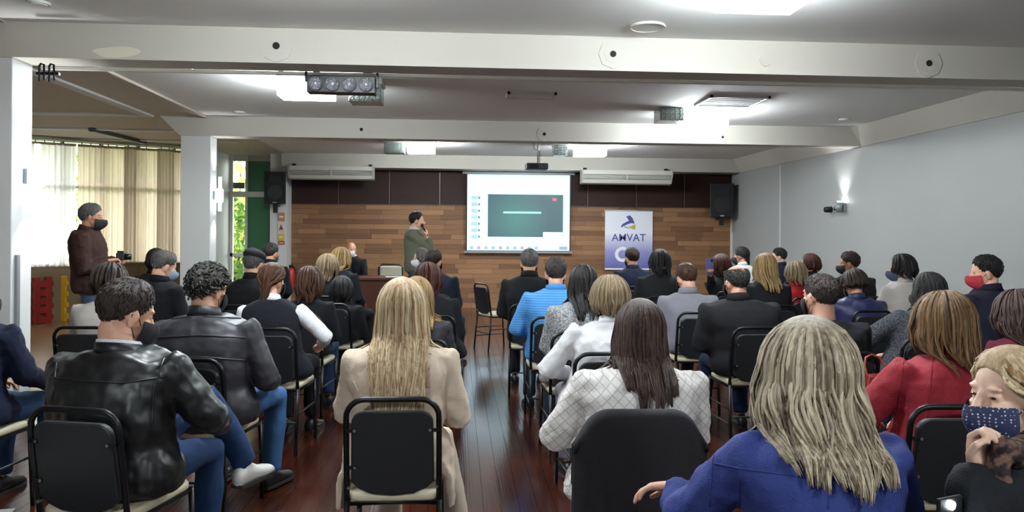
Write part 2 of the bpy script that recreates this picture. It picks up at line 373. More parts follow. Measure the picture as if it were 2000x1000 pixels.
box_lamp(560,-60,3.9,0.48,True,'lit box lamp in the nearest bay above the leather jacket',name='box_lamp_near_bay_offscreen')
for (x,y,sd,nm_) in ((-1.6,-0.6,'nearer the side bay','box_lamp_rear_left_offscreen'),(2.6,-0.6,'nearer the grey-white wall','box_lamp_rear_right_offscreen')):
    q = empty(nm_,(x,y,2.86)); tag(q,'lit box lamp at the rear of the hall '+sd,'lamp','box lamps on the ceiling')
    build(MB().box((-.27,-.16,.11),(.27,.16,.19)),'housing',M_alu,q); build(MB().box((-.26,-.15,0),(.26,.15,.11)),'glass_block',M_lit,q)
# four-lamp stage light hanging under the first beam
p = at_d(667,165,6.07); t = empty('stage_light',p); tag(t,'black four-lamp stage light hanging under the nearest beam','stage light')
build(MB().box((-0.27,-0.03,-0.072),(0.27,0.09,0.065)),'housing',M_black,t,bevel=0.006)
for k in range(4):
    x = -0.20+k*0.133
    build(MB().cyl((x,-0.036,-0.005),0.058,0.02,24,'Y'),'lamp_ring',M_blackp,t); l_ = build(MB().cyl((x,-0.048,-0.005),0.05,0.008,24,'Y',0.046),'lens',mat('silver_lens','#8b8a92',0.15,0.7,bump=0.6,bscale=90),t)
    build(MB().ell((x,-0.05,-0.005),(0.02,0.012,0.02)),'bulb',mat('bulb_glass','#b9bac0',0.1,0.4),l_,True)
build(MB().box((-0.29,0,0.02),(-0.275,0.04,0.15)).box((0.275,0,-0.02),(0.29,0.04,0.15)).box((-0.29,0,0.14),(0.29,0.04,0.155)),'yoke',M_black,t)
build(MB().box((-0.36,-0.03,0.11),(-0.28,0.03,0.165)),'connector',M_plast,t)
for x in (-0.2,0.2): build(MB().box((x-.03,-0.04,0.10),(x+.03,0.03,0.16)),'clamp',M_black,t)

# ------------------------------------------------------------------ sconces
def sconce(x,y,z,face,label,up=True,down=True,pw=16,glow=False):
    t = empty('wall_sconce',(x,y,z),0 if face>0 else math.pi); tag(t,label,'sconce','up-and-down wall sconces')
    build(MB().box((0,-0.045,-0.06),(0.03,0.045,0.06)),'back_plate',mat('sconce_grey','#8d989b',0.4,0.4),t,bevel=0.004)
    build(MB().cyl((0.08,0,0.0),0.045,0.15,20),'shade',mat('sconce_frosted','#f4fbff',0.4,emit='#eef8ff',estr=9) if glow else MATS['sconce_grey'],t,True)
    if glow: build(MB().cyl((0.08,0,0.17),0.022,0.16,16),'frosted_tube',mat('sconce_tube','#f4fbff',0.4,emit='#eef8ff',estr=3),t,True); build(MB().cyl((0.08,0,-0.15),0.022,0.12,16),'frosted_tube',MATS['sconce_tube'],t,True)
    if up: build(MB().cyl((0.08,0,0.08),0.034,0.02,20),'lamp_glass',mat('sconce_lit','#ffffff',0.3,emit='#f3fbff',estr=40),t)
    if down: build(MB().cyl((0.08,0,-0.08),0.034,0.02,20),'lamp_glass',MATS['sconce_lit'],t)
    for s_,on in ((1,up),(-1,down)):
        if on:
            l = bpy.data.lights.new('sconce_bulb','SPOT'); l.energy = pw; l.spot_size = R(95); l.spot_blend = 0.9; l.shadow_soft_size = 0.03; l.color = (0.95,0.98,1)
            o = bpy.data.objects.new('sconce_bulb',l); COL.objects.link(o); o.parent = t; o.location = (0.085,0.0,(0.27 if glow else 0.10)*s_); o.rotation_euler = (0 if s_<0 else math.pi,0,0)
    return t
p = at_y(70,345,Y1+0.2); sconce(XL,Y1+0.2,p.z,1,'lit sconce on the near white column',glow=True)
p = at_y(436,382,Y2+0.16); sconce(XL,Y2+0.16,p.z,1,'lit sconce on the far white column',pw=10,glow=True)
Ys = XR/ray(1650,405).x*ray(1650,405).y; p = at_y(1650,405,Ys); sconce(XR,Ys,p.z,-1,'lit sconce washing light up the grey-white wall',True,False,pw=26)
# small camera-like spot beside it
p2 = at_y(1628,407,Ys+0.25); t = empty('wall_spotlight',(XR,p2.y,p2.z),math.pi); tag(t,'small black and chrome spotlight beside the sconce on the wall','spotlight')
build(MB().cyl((0.015,0,0),0.03,0.03,16,'X'),'base',M_chrome,t,True); build(MB().tube([(0.02,0,0),(0.10,0,0)],0.01,8),'arm',M_chrome,t,True); build(MB().cyl((0.13,0,-0.02),0.05,0.1,18,'X',0.04),'head',M_black,t,True)
struct(build(MB().box((XR-0.012,13.05,0),(XR,13.09,ZB)),'trim_11',M_white)); struct(build(MB().box((XR-0.03,YB-0.08,0),(XR,YB-0.02,2.08)),'trim_12',M_white))
struct(build(MB().box((XR-0.018,YR,0),(XR,YB,0.09)),'baseboard_right',M_white))

# ------------------------------------------------------------------ far wall fittings
def aircon(px0,px1,py0,py1,label):
    Y = Y3-0.03; a = at_y(px0,py0,Y); b_ = at_y(px1,py1,Y); wd = b_.x-a.x; h = a.z-b_.z
    t = empty('air_conditioner',((a.x+b_.x)/2,Y,b_.z)); tag(t,label,'air conditioner','air conditioners on the far beam'); hw = wd/2
    prof = [(0.0,h),(-0.20,h),(-0.24,h*0.72),(-0.12,0.02),(0.0,0.0)]
    for pp_ in ([(0.0,h),(-0.20,h),(-0.24,h*0.72),(-0.229,h*0.66),(0.0,h*0.66)],[(0.0,h*0.34),(-0.170,h*0.34),(-0.12,0.02),(0.0,0.0)],[(0.0,h*0.67),(-0.08,h*0.67),(-0.08,h*0.33),(0.0,h*0.33)]):
        build(MB().loft([[(-hw+.03,y,z) for y,z in pp_],[(hw-.03,y,z) for y,z in pp_]]),'body',M_plast,t)
    for s_ in (-1,1): build(MB().loft([[(s_*hw-(0.03 if s_>0 else 0),y*1.06,z*1.03-.004) for y,z in prof],[(s_*hw+(0.03 if s_<0 else 0),y*1.06,z*1.03-.004) for y,z in prof]]),'end_cap',mat('cap_grey','#b7b4a8',0.5),t)
    for k,yk in ((0.40,-0.18),(0.49,-0.196),(0.58,-0.213)): build(MB().box((-hw+.03,yk,h*k),(hw-.03,yk+0.05,h*k+.010)),'louvre',M_plast,t)
    build(MB().box((-0.01,-0.205,h*0.33),(0.01,-0.07,h*0.67)),'divider',M_plast,t)
    for s_ in (-1,1): build(MB().box((s_*hw*0.9-.03,-0.08,h-.01),(s_*hw*0.9+.03,0.0,h+.05)),'bracket',M_dark,t)
aircon(567,732,325,353,'long white air conditioner between the loudspeaker and the standing speaker'); aircon(1133,1308,333,362,'long white air conditioner between the screen and the second loudspeaker')
def loudspeaker(px0,px1,py0,py1,Y,label,rz,br=0.36):
    a = at_y(px0,py0,Y); b_ = at_y(px1,py1,Y); wd = b_.x-a.x; h = a.z-b_.z
    t = empty('loudspeaker',((a.x+b_.x)/2,Y,b_.z),rz); tag(t,label,'loudspeaker','wall loudspeakers'); hw = wd/2
    pr_ = [(-hw,0),(hw,0),(hw*0.75,0.3),(-hw*0.75,0.3)]
    build(MB().loft([[(x,y,0) for x,y in pr_],[(x,y,h) for x,y in pr_]]),'cabinet',M_blackp,t,bevel=0.01)
    build(MB().box((-hw*0.9,-0.012,h*0.05),(hw*0.9,0,h*0.93)),'grille',mat('speaker_grille','#0d0f12',0.6,bump=0.5,bscale=400),t)
    build(MB().cyl((0,-0.016,h*0.36),hw*0.68,0.012,28,'Y'),'woofer',mat('cone','#16181b',0.4,bump=0.3,bscale=60),t)
    build(MB().box((-hw*0.55,-0.02,h*0.68),(hw*0.55,-0.01,h*0.88)),'horn',MATS['cone'],t); build(MB().box((-0.04,-0.016,h*0.02),(0.04,-0.01,h*0.05)),'badge',M_chrome,t)
    build(MB().box((-0.04,0.05,-0.17),(0.04,0.10,0.0)).box((-0.03,0.05,-0.05),(0.03,br,-0.02)),'bracket',M_black,t)
loudspeaker(516,558,335,398,Y3-0.26,'black loudspeaker mounted on the white end column',R(4)); loudspeaker(1388,1433,358,424,YB-0.45,'black loudspeaker on the far wall next to the grey-white wall',R(-8),0.41)
# projection screen
Y = YB-0.10; a = at_y(913,340,Y); b_ = at_y(1112,490,Y); t = empty('projection_screen',((a.x+b_.x)/2,Y,b_.z)); tag(t,'pull-down projection screen showing a slide editor','screen')
sw, sh = b_.x-a.x, a.z-b_.z
build(MB().box((-sw/2-.02,0,-0.01),(sw/2+.02,0.006,sh+.02)),'black_border',M_black,t)
build(MB().cyl((0,0.01,sh+.04),0.035,sw+0.20,16,'X'),'roller_case',M_plast,t,True); build(MB().box((-sw/2-.06,-0.012,-0.055),(sw/2+.06,0.02,-0.01)),'bottom_bar',mat('bar_grey','#8b8a86',0.4),t)
def scr(name,x0,x1,y0,y1,col,lift,st=0.5,par=t):
    m = mat('screen_'+col.strip('#'),col,0.6,emit=col,estr=st,var=0.02)
    return build(MB().box((-sw/2+sw*x0,-0.004-lift,sh*(1-y1)),(-sw/2+sw*x1,-0.003-lift+0.001,sh*(1-y0))),name,m,par)
img = scr('projected_image',0,1,0,1,'#bfe2f5',0); SS = dict(par=img)
scr('tool_ribbon',0.01,0.99,0.03,0.24,'#d7ecf8',0.002,**SS); scr('ribbon_tab',0.22,0.45,0.075,0.125,'#eaf6fc',0.004,**SS)
for x0,x1 in ((0.04,0.14),(0.5,0.62),(0.7,0.9)): scr('ribbon_tab',x0,x1,0.14,0.19,'#e6f3fb',0.004,**SS)
# slide with a soft radial gradient
sm = bpy.data.materials.new('slide_teal'); sm.use_nodes = True; N = sm.node_tree.nodes; Lk = sm.node_tree.links
tcn = N.new('ShaderNodeTexCoord'); mpn = N.new('ShaderNodeMapping'); gr = N.new('ShaderNodeTexGradient'); gr.gradient_type = 'SPHERICAL'; cr = N.new('ShaderNodeValToRGB')
mpn.inputs['Scale'].default_value = (1.5,0.0,1.5); mpn.inputs['Location'].default_value = (0.08,0,-1.55*sh*0.40)
cr.color_ramp.elements[0].color = (*lin('#5d8091'),1); cr.color_ramp.elements[1].color = (*lin('#6fc3b8'),1)
Lk.new(tcn.outputs['Object'],mpn.inputs[0]); Lk.new(mpn.outputs[0],gr.inputs[0]); Lk.new(gr.outputs[0],cr.inputs[0])
bs = N['Principled BSDF']; Lk.new(cr.outputs[0],bs.inputs['Emission Color']); bs.inputs['Emission Strength'].default_value = 0.30; bs.inputs['Base Color'].default_value = (0.03,0.06,0.06,1)
sl = scr('slide',0.20,0.935,0.26,0.82,'#6aa0a0',0.003,**SS); sl.data.materials[0] = sm
scr('slide_text_line',0.35,0.72,0.485,0.512,'#8fc4c0',0.006,**SS); scr('red_dot',0.83,0.87,0.305,0.34,'#d0607c',0.006,0.45,**SS); scr('notes_box',0.74,0.93,0.755,0.82,'#e9f4f4',0.006,**SS)
scr('notes_strip',0.16,0.98,0.85,0.89,'#eaf6fb',0.004,**SS); scr('thumbnail_pane',0.02,0.155,0.25,0.89,'#cfe8f5',0.003,**SS)
for k in range(7): scr('thumbnail',0.04,0.10,0.285+k*0.085,0.335+k*0.085,'#8fb4c4',0.005,**SS); scr('thumbnail_icon',0.105,0.125,0.295+k*0.085,0.325+k*0.085,'#5d7488',0.005,**SS)
scr('task_bar',0.0,1.0,0.93,1.0,'#c2d9e4',0.004,**SS)
for k in range(10): scr('task_icon',0.03+k*0.07,0.06+k*0.07,0.945,0.985,('#8ba0b4','#a08ba0','#86a8a0')[k%3],0.006,**SS)
scr('task_clock',0.90,0.98,0.945,0.985,'#7f98a8',0.006,**SS)
# projector
p = at_d(1048,326,11.7); t = empty('projector',p); tag(t,'black ceiling projector on a thin pole in front of the screen','projector')
build(MB().box((-0.17,-0.14,-0.045),(0.17,0.14,0.05)),'body',mat('projector_dark','#2a2e36',0.4),t,bevel=0.015); build(MB().cyl((-0.07,0.15,0),0.035,0.04,18,'Y'),'lens',M_black,t); build(MB().box((-0.13,-0.146,-0.03),(0.02,-0.139,0.025)),'vent_grille',M_black,t)
build(MB().cyl((0.02,0,(ZC-p.z+0.05)/2),0.014,ZC-p.z-0.05,10),'pole',M_alu,t,True); build(MB().tube([(0.05,0.02,0.05),(0.05,0.02,0.25),(-0.04,0.03,0.28),(-0.05,0.03,ZC-p.z)],0.006,6),'cable',M_black,t,True)
# hanging banner
Y = YB-0.06; a = at_y(1182,411,Y); b_ = at_y(1274,527,Y); bw, bh = b_.x-a.x, a.z-b_.z
t = empty('hanging_banner',((a.x+b_.x)/2,Y,b_.z)); tag(t,'white to violet banner with AMVAT lettering hanging on the plank wall','banner')
bm_ = bpy.data.materials.new('banner_print'); bm_.use_nodes = True; N = bm_.node_tree.nodes; Lk = bm_.node_tree.links
tcn = N.new('ShaderNodeTexCoord'); sx = N.new('ShaderNodeSeparateXYZ'); mr = N.new('ShaderNodeMapRange'); cr = N.new('ShaderNodeValToRGB')
mr.inputs['From Min'].default_value = 0; mr.inputs['From Max'].default_value = bh
for e,(pos,cc) in zip((cr.color_ramp.elements[0],cr.color_ramp.elements[1]),((0.02,'#5a5a9a'),(0.62,'#dadde6'))): e.position = pos; e.color = (*lin(cc),1)
e = cr.color_ramp.elements.new(0.30); e.color = (*lin('#8a8abc'),1)
Lk.new(tcn.outputs['Object'],sx.inputs[0]); Lk.new(sx.outputs['Z'],mr.inputs[0]); Lk.new(mr.outputs[0],cr.inputs[0]); Lk.new(cr.outputs[0],N['Principled BSDF'].inputs['Base Color']); N['Principled BSDF'].inputs['Roughness'].default_value = 0.45
build(MB().box((-bw/2,0,0),(bw/2,0.006,bh)),'cloth',bm_,t); build(MB().cyl((0,0,bh),0.014,bw+.03,12,'X'),'top_rod',M_alu,t,True); build(MB().box((-bw/2,-0.006,0),(bw/2,0.01,0.03)),'bottom_strip',M_paper,t)
build(MB().tube([(-bw*.3,0.01,bh),(0,0.03,bh+0.10),(bw*.3,0.01,bh)],0.004,6),'cord',M_dark,t,True)
M_vio = mat('print_violet','#4c4c8c',0.5); M_yel = mat('print_yellow','#b9a648',0.5); M_pale = mat('print_pale','#e4e6ee',0.5)
def blob(pts,name,m,dy):
    q = MB(); q.loft([[(x*bw,-dy,bh*z) for x,z in pts],[(x*bw,-0.0005,bh*z) for x,z in pts]]); build(q,name,m,t)
def arc(cx,cz,rx,rz_,a0,a1,w_,n=18):
    o_ = [(cx+rx*math.cos(R(a)),cz+rz_*math.sin(R(a))) for a in np.linspace(a0,a1,n)]; i_ = [(cx+(rx-w_)*math.cos(R(a)),cz+(rz_-w_*0.78)*math.sin(R(a))) for a in np.linspace(a1,a0,n)]; return o_+i_
blob([(-.06,.90),(.02,.92),(.07,.88),(.10,.83),(.12,.78),(.05,.79),(-.03,.77),(-.10,.745),(-.17,.71),(-.15,.76),(-.08,.80),(0,.83),(-.03,.87)],'logo_swirl',M_vio,0.004)
blob([(-.02,.725),(.06,.74),(.13,.775),(.14,.72),(.12,.675),(.05,.70)],'logo_swirl',M_yel,0.003)
blob([(-.10,.74),(-.02,.715),(.04,.69),(-.02,.70),(-.09,.715)],'logo_swirl',mat('print_grey','#8e8e9e',0.5),0.005)
blob(arc(-.13,.26,.16,.13,60,300,.07),'white_ring',M_pale,0.004)
tc_ = bpy.data.curves.new('amvat_text','FONT'); tc_.body = 'AMVAT'; tc_.size = 0.215; tc_.align_x = 'CENTER'; tc_.extrude = 0.002; tc_.offset = 0.0015; tc_.shear = 0.0
to = bpy.data.objects.new('tmp_text',tc_); COL.objects.link(to); me = bpy.data.meshes.new_from_object(to.evaluated_get(bpy.context.evaluated_depsgraph_get())); bpy.data.objects.remove(to)
link('lettering',me,M_vio,t,Matrix.Translation((0.0,-0.003,bh*0.485)) @ Matrix.Rotation(R(90),4,'X'))
# notices on the end column, extinguisher
for (px0,px1,py0,py1,c_,lb) in ((543,556,415,432,'#b98a63','small orange notice on the end column under the loudspeaker'),(543,555,436,452,'#d9d4cc','white notice with red triangle on the end column'),(543,555,456,470,'#d5b53a','yellow notice on the end column'),(543,556,471,478,'#9c4a42','narrow red notice under the yellow one')):
    Yq = Y3+0.085; a = at_y(px0,py0,Yq); b_ = at_y(px1,py1,Yq); t = empty('notice_sign',(a.x,Yq,b_.z)); tag(t,lb,'sign','notices on the end column'); W_,H_ = b_.x-a.x, a.z-b_.z
    build(MB().box((0,0,0),(W_,0.012,H_)),'plate',mat('notice_'+c_[1:],c_,0.5),t)
    if c_ == '#d9d4cc': build(MB().loft([[(W_*.15,-0.003,H_*.2),(W_*.85,-0.003,H_*.2),(W_*.5,-0.003,H_*.85)],[(W_*.15,0.001,H_*.2),(W_*.85,0.001,H_*.2),(W_*.5,0.001,H_*.85)]]),'triangle',mat('sign_red','#b03038',0.5),t)
    else: build(MB().box((W_*.2,-0.003,H_*.4),(W_*.8,0.001,H_*.6)),'print_band',M_paper,t)
p = at_y(568,540,YB-0.16); t = empty('fire_extinguisher',(p.x,YB-0.16,p.z-0.25)); tag(t,'red fire extinguisher hanging at the foot of the plank wall','extinguisher')
build(MB().tube([(0,0,0.06),(0,0,0.36)],0.075,16),'cylinder',mat('ext_red','#c02a22',0.3),t,True); build(MB().box((-.03,-.05,.42),(.03,.05,.48)),'valve',M_black,t); build(MB().tube([(0.03,0,.45),(.1,0,.40),(.095,0,.2)],0.012,8),'hose',M_black,t,True); build(MB().box((-.05,.07,.15),(.05,.16,.4)),'bracket',M_black,t)

# ------------------------------------------------------------------ side bay: window wall, curtains, garden
M_cur = mat('cream_curtain','#e3d3c2',0.8,var=0.1,vscale=4,trans=0.55,bump=0.1,bscale=200); M_cur2 = mat('white_curtain','#efebec',0.8,var=0.06,vscale=4,trans=0.6); M_cur3 = mat('taupe_curtain','#bfae9e',0.8,var=0.1,vscale=4,trans=0.35)
A = at_y(40,500,12.75); B = at_y(405,500,14.15); WD = Vector((B.x-A.x,B.y-A.y,0)); WL = WD.length; wa = math.atan2(WD.y,WD.x)
WM = Matrix.Translation((A.x,A.y,0)) @ Matrix.Rotation(wa,4,'Z')
e = empty('window_1'); e.matrix_basis = WM; struct(e); ZT = 2.98
SILL = 0.98
build(MB().box((0,0.02,0),(WL,0.14,SILL)),'sill_wall',mat('brown_wood_panel','#7d6440',0.5,vscale=3,stretch=(1,1,8),var=0.3),e)
for x in np.linspace(0,WL,6): build(MB().box((x-.03,0.03,SILL),(x+.03,0.11,ZC)),'mullion',M_alu,e)
build(MB().box((0,0.03,2.22),(WL,0.11,2.27)),'transom',M_alu,e); build(MB().box((0,0.02,ZT),(WL,0.14,ZC)),'head_rail',M_beam,e)
for i in range(5):
    for za,zb in ((SILL,2.22),(2.27,ZT)): build(MB().box((i*WL/5+.03,0.065,za),((i+1)*WL/5-.03,0.071,zb)),'pane',glass('window_glass'),e)
def curtain(x0,x1,m,label,seed,pl=0.085,dy=0.0):
    n = int((x1-x0)/0.012); q = MB(); vs = []; fs = []
    for i in range(n+1):
        x = x0+(x1-x0)*i/n
        y = -0.07+0.028*math.sin(2*math.pi*x/pl+seed)+0.012*math.sin(2*math.pi*x/0.31+seed*2)
        for z,k in ((SILL-0.06,1.15),(1.6,1.0),(2.3,0.9),(ZT-0.06,0.8)): vs.append((x,-0.07+(y+0.07)*k,z))
    for i in range(n):
        for j in range(3): fs.append((i*4+j,(i+1)*4+j,(i+1)*4+j+1,i*4+j+1))
    t = empty('curtain'); t.matrix_basis = WM @ Matrix.Translation((0,dy,0)); tag(t,label,'curtain','curtains of the side window')
    q.add(vs,fs); build(q,'fabric',m,t,True); build(MB().box((x0,-0.09,ZT-0.07),(x1,-0.05,ZT-0.03)),'header_tape',M_cur3,t)
    for k in range(int((x1-x0)/0.13)): build(MB().tube([(x0+.06+k*.13,-0.07,ZT-0.05),(x0+.06+k*.13,-0.06,ZT-0.004)],0.008,6),'hook',M_dark,t)
def wx(px):   # window-local x of a photo column
    r = ray(px,480); n_ = Vector((-math.sin(wa),math.cos(wa),0)); s_ = (Vector((A.x,A.y,0))-CAM).dot(n_)/r.dot(n_); P_ = CAM+r*s_; return (P_-Vector((A.x,A.y,0))).dot(Vector((math.cos(wa),math.sin(wa),0)))
curtain(0.0,wx(147),M_cur2,'white sheer curtain beside the near white column',0); curtain(wx(150),wx(243),M_cur,'cream pleated curtain behind the standing man',1.3); curtain(wx(239),wx(263),M_cur3,'narrow taupe curtain between two cream ones',2.1,0.06,-0.1)
curtain(wx(260),wx(306),M_cur,'cream pleated curtain between two taupe ones',3.3); curtain(wx(303),wx(335),M_cur3,'bunched taupe curtain next to the far column',0.4,0.06,-0.1); curtain(wx(332),wx(366),M_cur,'cream curtain touching the far white column',2.6)
track = build(MB().box((0,-0.19,ZT),(WL,-0.04,ZT+0.03)),'curtain_rail',M_beam); track.matrix_basis = WM; tag(track,'long cream curtain rail along the side window','curtain rail')
struct(build(MB().box((B.x-0.12,B.y,0),(B.x,YB+0.1,ZC)),'wall_side_bay',M_white)); struct(build(MB().box((XA-0.2,A.y-0.4,0),(A.x+0.02,A.y+0.1,ZC)),'wall_side_bay_left',M_white))
# wooden sideboard below the curtains
p = at_d(300,512,12.2); t = empty('sideboard',(p.x,p.y,0)); tag(t,'brown wooden sideboard standing below the cream curtains','sideboard'); zt = p.z
build(MB().box((-0.5,-0.2,0.05),(0.55,0.2,zt-.03)),'body',MATS['brown_wood_panel'],t); build(MB().box((-0.52,-0.22,zt-.03),(0.57,0.21,zt)),'top',MATS['brown_wood_panel'],t)
for k in range(3): dr = build(MB().box((-0.49+k*0.35,-0.215,0.09),(-0.16+k*0.35,-0.2,zt-.06)),'door',MATS['brown_wood_panel'],t); build(MB().box((-0.20+k*.35,-0.235,.45),(-0.18+k*.35,-0.215,.55)),'handle',M_black,dr)
# glazed end of the side bay
e = struct(empty('window_2',(0,YB,0)))
def xb(px): return at_y(px,450,YB).x
gx0, gx1 = B.x, xb(481)
gp = build(MB().box((gx1,0,0),(xb(529),0.12,ZC-0.1)),'green_panel',mat('green_paint','#3f7a55',0.5,var=0.06,vscale=2),e)
build(MB().box((xb(529),-0.02,0),(XL-0.36,0.12,ZC)),'jamb',M_plast,e)
for px in (441,452): build(MB().box((xb(px)-.02,-0.03,0),(xb(px)+.03,0.05,ZC)),'mullion',M_plast,e)
zq = at_y(470,379,YB).z; build(MB().box((gx0,-0.04,zq-.06),(XL-0.36,0.02,zq+.05)),'transom',M_plast,e)
build(MB().box((gx0,-0.03,1.02),(gx1,0.03,1.09)),'rail',M_plast,e); build(MB().box((gx1-.02,-0.03,0),(gx1+.03,0.05,ZC)),'mullion',M_plast,e)
build(MB().box((gx0,0.01,zq),(gx1,0.016,ZC)),'pane',glass('window_glass'),e); build(MB().box((gx0,0.01,0),(gx1,0.016,zq)),'pane',glass('window_glass'),e)
zs = at_y(460,360,YB).z; build(MB().box((gx0,0.02,zs-.08),(gx1-.05,0.10,zs+.04)),'dark_panel',mat('grey_vent','#4a5250',0.5),e)
build(MB().box((gx0,-0.02,ZC-0.12),(XL-0.36,0.1,ZC)),'head',M_beam,e)
for k in range(6): build(MB().box((gx0+0.16+k*0.09,0.3,0.1),(gx0+0.18+k*0.09,0.33,1.0)),'rail_bar',mat('garden_fence','#3b4a38',0.6),e)
struct(build(MB().box((-40,YB+0.25,-0.3),(10,50,-0.12)),'ground',mat('lawn','#5f7a3a',0.9,var=0.3,vscale=3)))
leaf = MB().add([(0,0,0),(0.05,0.02,0.05),(0,0.03,0.13),(-0.05,0.02,0.05)],[(0,1,2),(0,2,3)]).mesh('leaf')
lm = [mat('leaf_green','#6f8f3a',0.5,var=0.3,trans=0.35),mat('leaf_yellow','#c0b848',0.5,var=0.2,trans=0.35),mat('leaf_dark','#3d6330',0.5,var=0.3,trans=0.25)]
def shrub(x,y,h,sp,mi,n,label):
    t = empty('garden_shrub',(x,y,-0.12)); tag(t,label,'shrub','garden shrubs outside the glazed end')
    q = MB()
    for i in range(n):
        u = rng.normal(size=3); u /= np.linalg.norm(u); rr = sp*rng.uniform(0.5,1)
        M = Matrix.Translation((u[0]*rr,u[1]*rr,h*0.55+u[2]*h*0.45)) @ Matrix.Rotation(rng.uniform(0,6.3),4,'Z') @ Matrix.Rotation(rng.uniform(-1,2),4,'X') @ Matrix.Scale(rng.uniform(0.8,1.7),4)
        q.add([(0,0,0),(0.05,0.02,0.05),(0,0.03,0.13),(-0.05,0.02,0.05)],[(0,1,2),(0,2,3)],M)
    f = build(q,'foliage',lm[mi],t); f['kind'] = 'stuff'
    s = MB()
    for k in range(4): s.tube([(0,0,0),(sp*.3*math.cos(k*1.7),sp*.3*math.sin(k*1.7),h*.4),(sp*.6*math.cos(k*1.7),sp*.6*math.sin(k*1.7),h*.8)],[.04,.025,.01],6)
    build(s,'stem',mat('bark','#4d4033',0.9),t)
shrub(-5.15,17.4,2.4,0.75,0,1500,'light green shrub right outside the glazed end'); shrub(-6.0,19.9,2.8,0.8,1,1200,'yellow-leaved shrub outside the glazed end'); shrub(-3.4,20.0,4.2,1.4,2,2200,'tall dark shrub behind the others in the garden'); shrub(-10.6,22.5,4.4,1.6,0,2200,'tall light green shrub further out in the garden'); shrub(-6.7,23.5,5.0,1.6,1,2200,'tall yellowish shrub at the far edge of the garden')
# plastic play panels
def play_panel(px,py,d,rz,c_,label):
    p = at_z(px,py,0.0); t = empty('play_panel',(p.x,p.y,0),rz); tag(t,label,'play panel','plastic play panels')
    m = mat('plastic_'+c_[1:],c_,0.35,var=0.05)
    build(MB().box((-0.17,-0.03,0),(-0.06,0.03,0.76)),'post',m,t,bevel=0.012); build(MB().box((0.06,-0.03,0),(0.17,0.03,0.76)),'post',m,t,bevel=0.012)
    for z in (0.06,0.22,0.36,0.50,0.64): build(MB().box((-0.07,-0.025,z-.05),(0.07,0.025,z+.05)),'bar',m,t)
    for s_ in (-1,1):
        for z in (0.1,0.28,0.46,0.64): build(MB().box((s_*0.17-(0.03 if s_<0 else 0),-0.03,z-.04),(s_*0.17+(0.03 if s_>0 else 0),0.03,z+.04)),'puzzle_tab',m,t,bevel=0.008)
play_panel(82,632,12.2,R(72),'#8e2320','dark red plastic play panel beside the near column'); play_panel(109,628,12.2,R(-4),'#d8a914','yellow plastic play panel with puzzle edges'); play_panel(143,624,12.2,R(-35),'#23285c','dark blue plastic play panel behind the standing man')

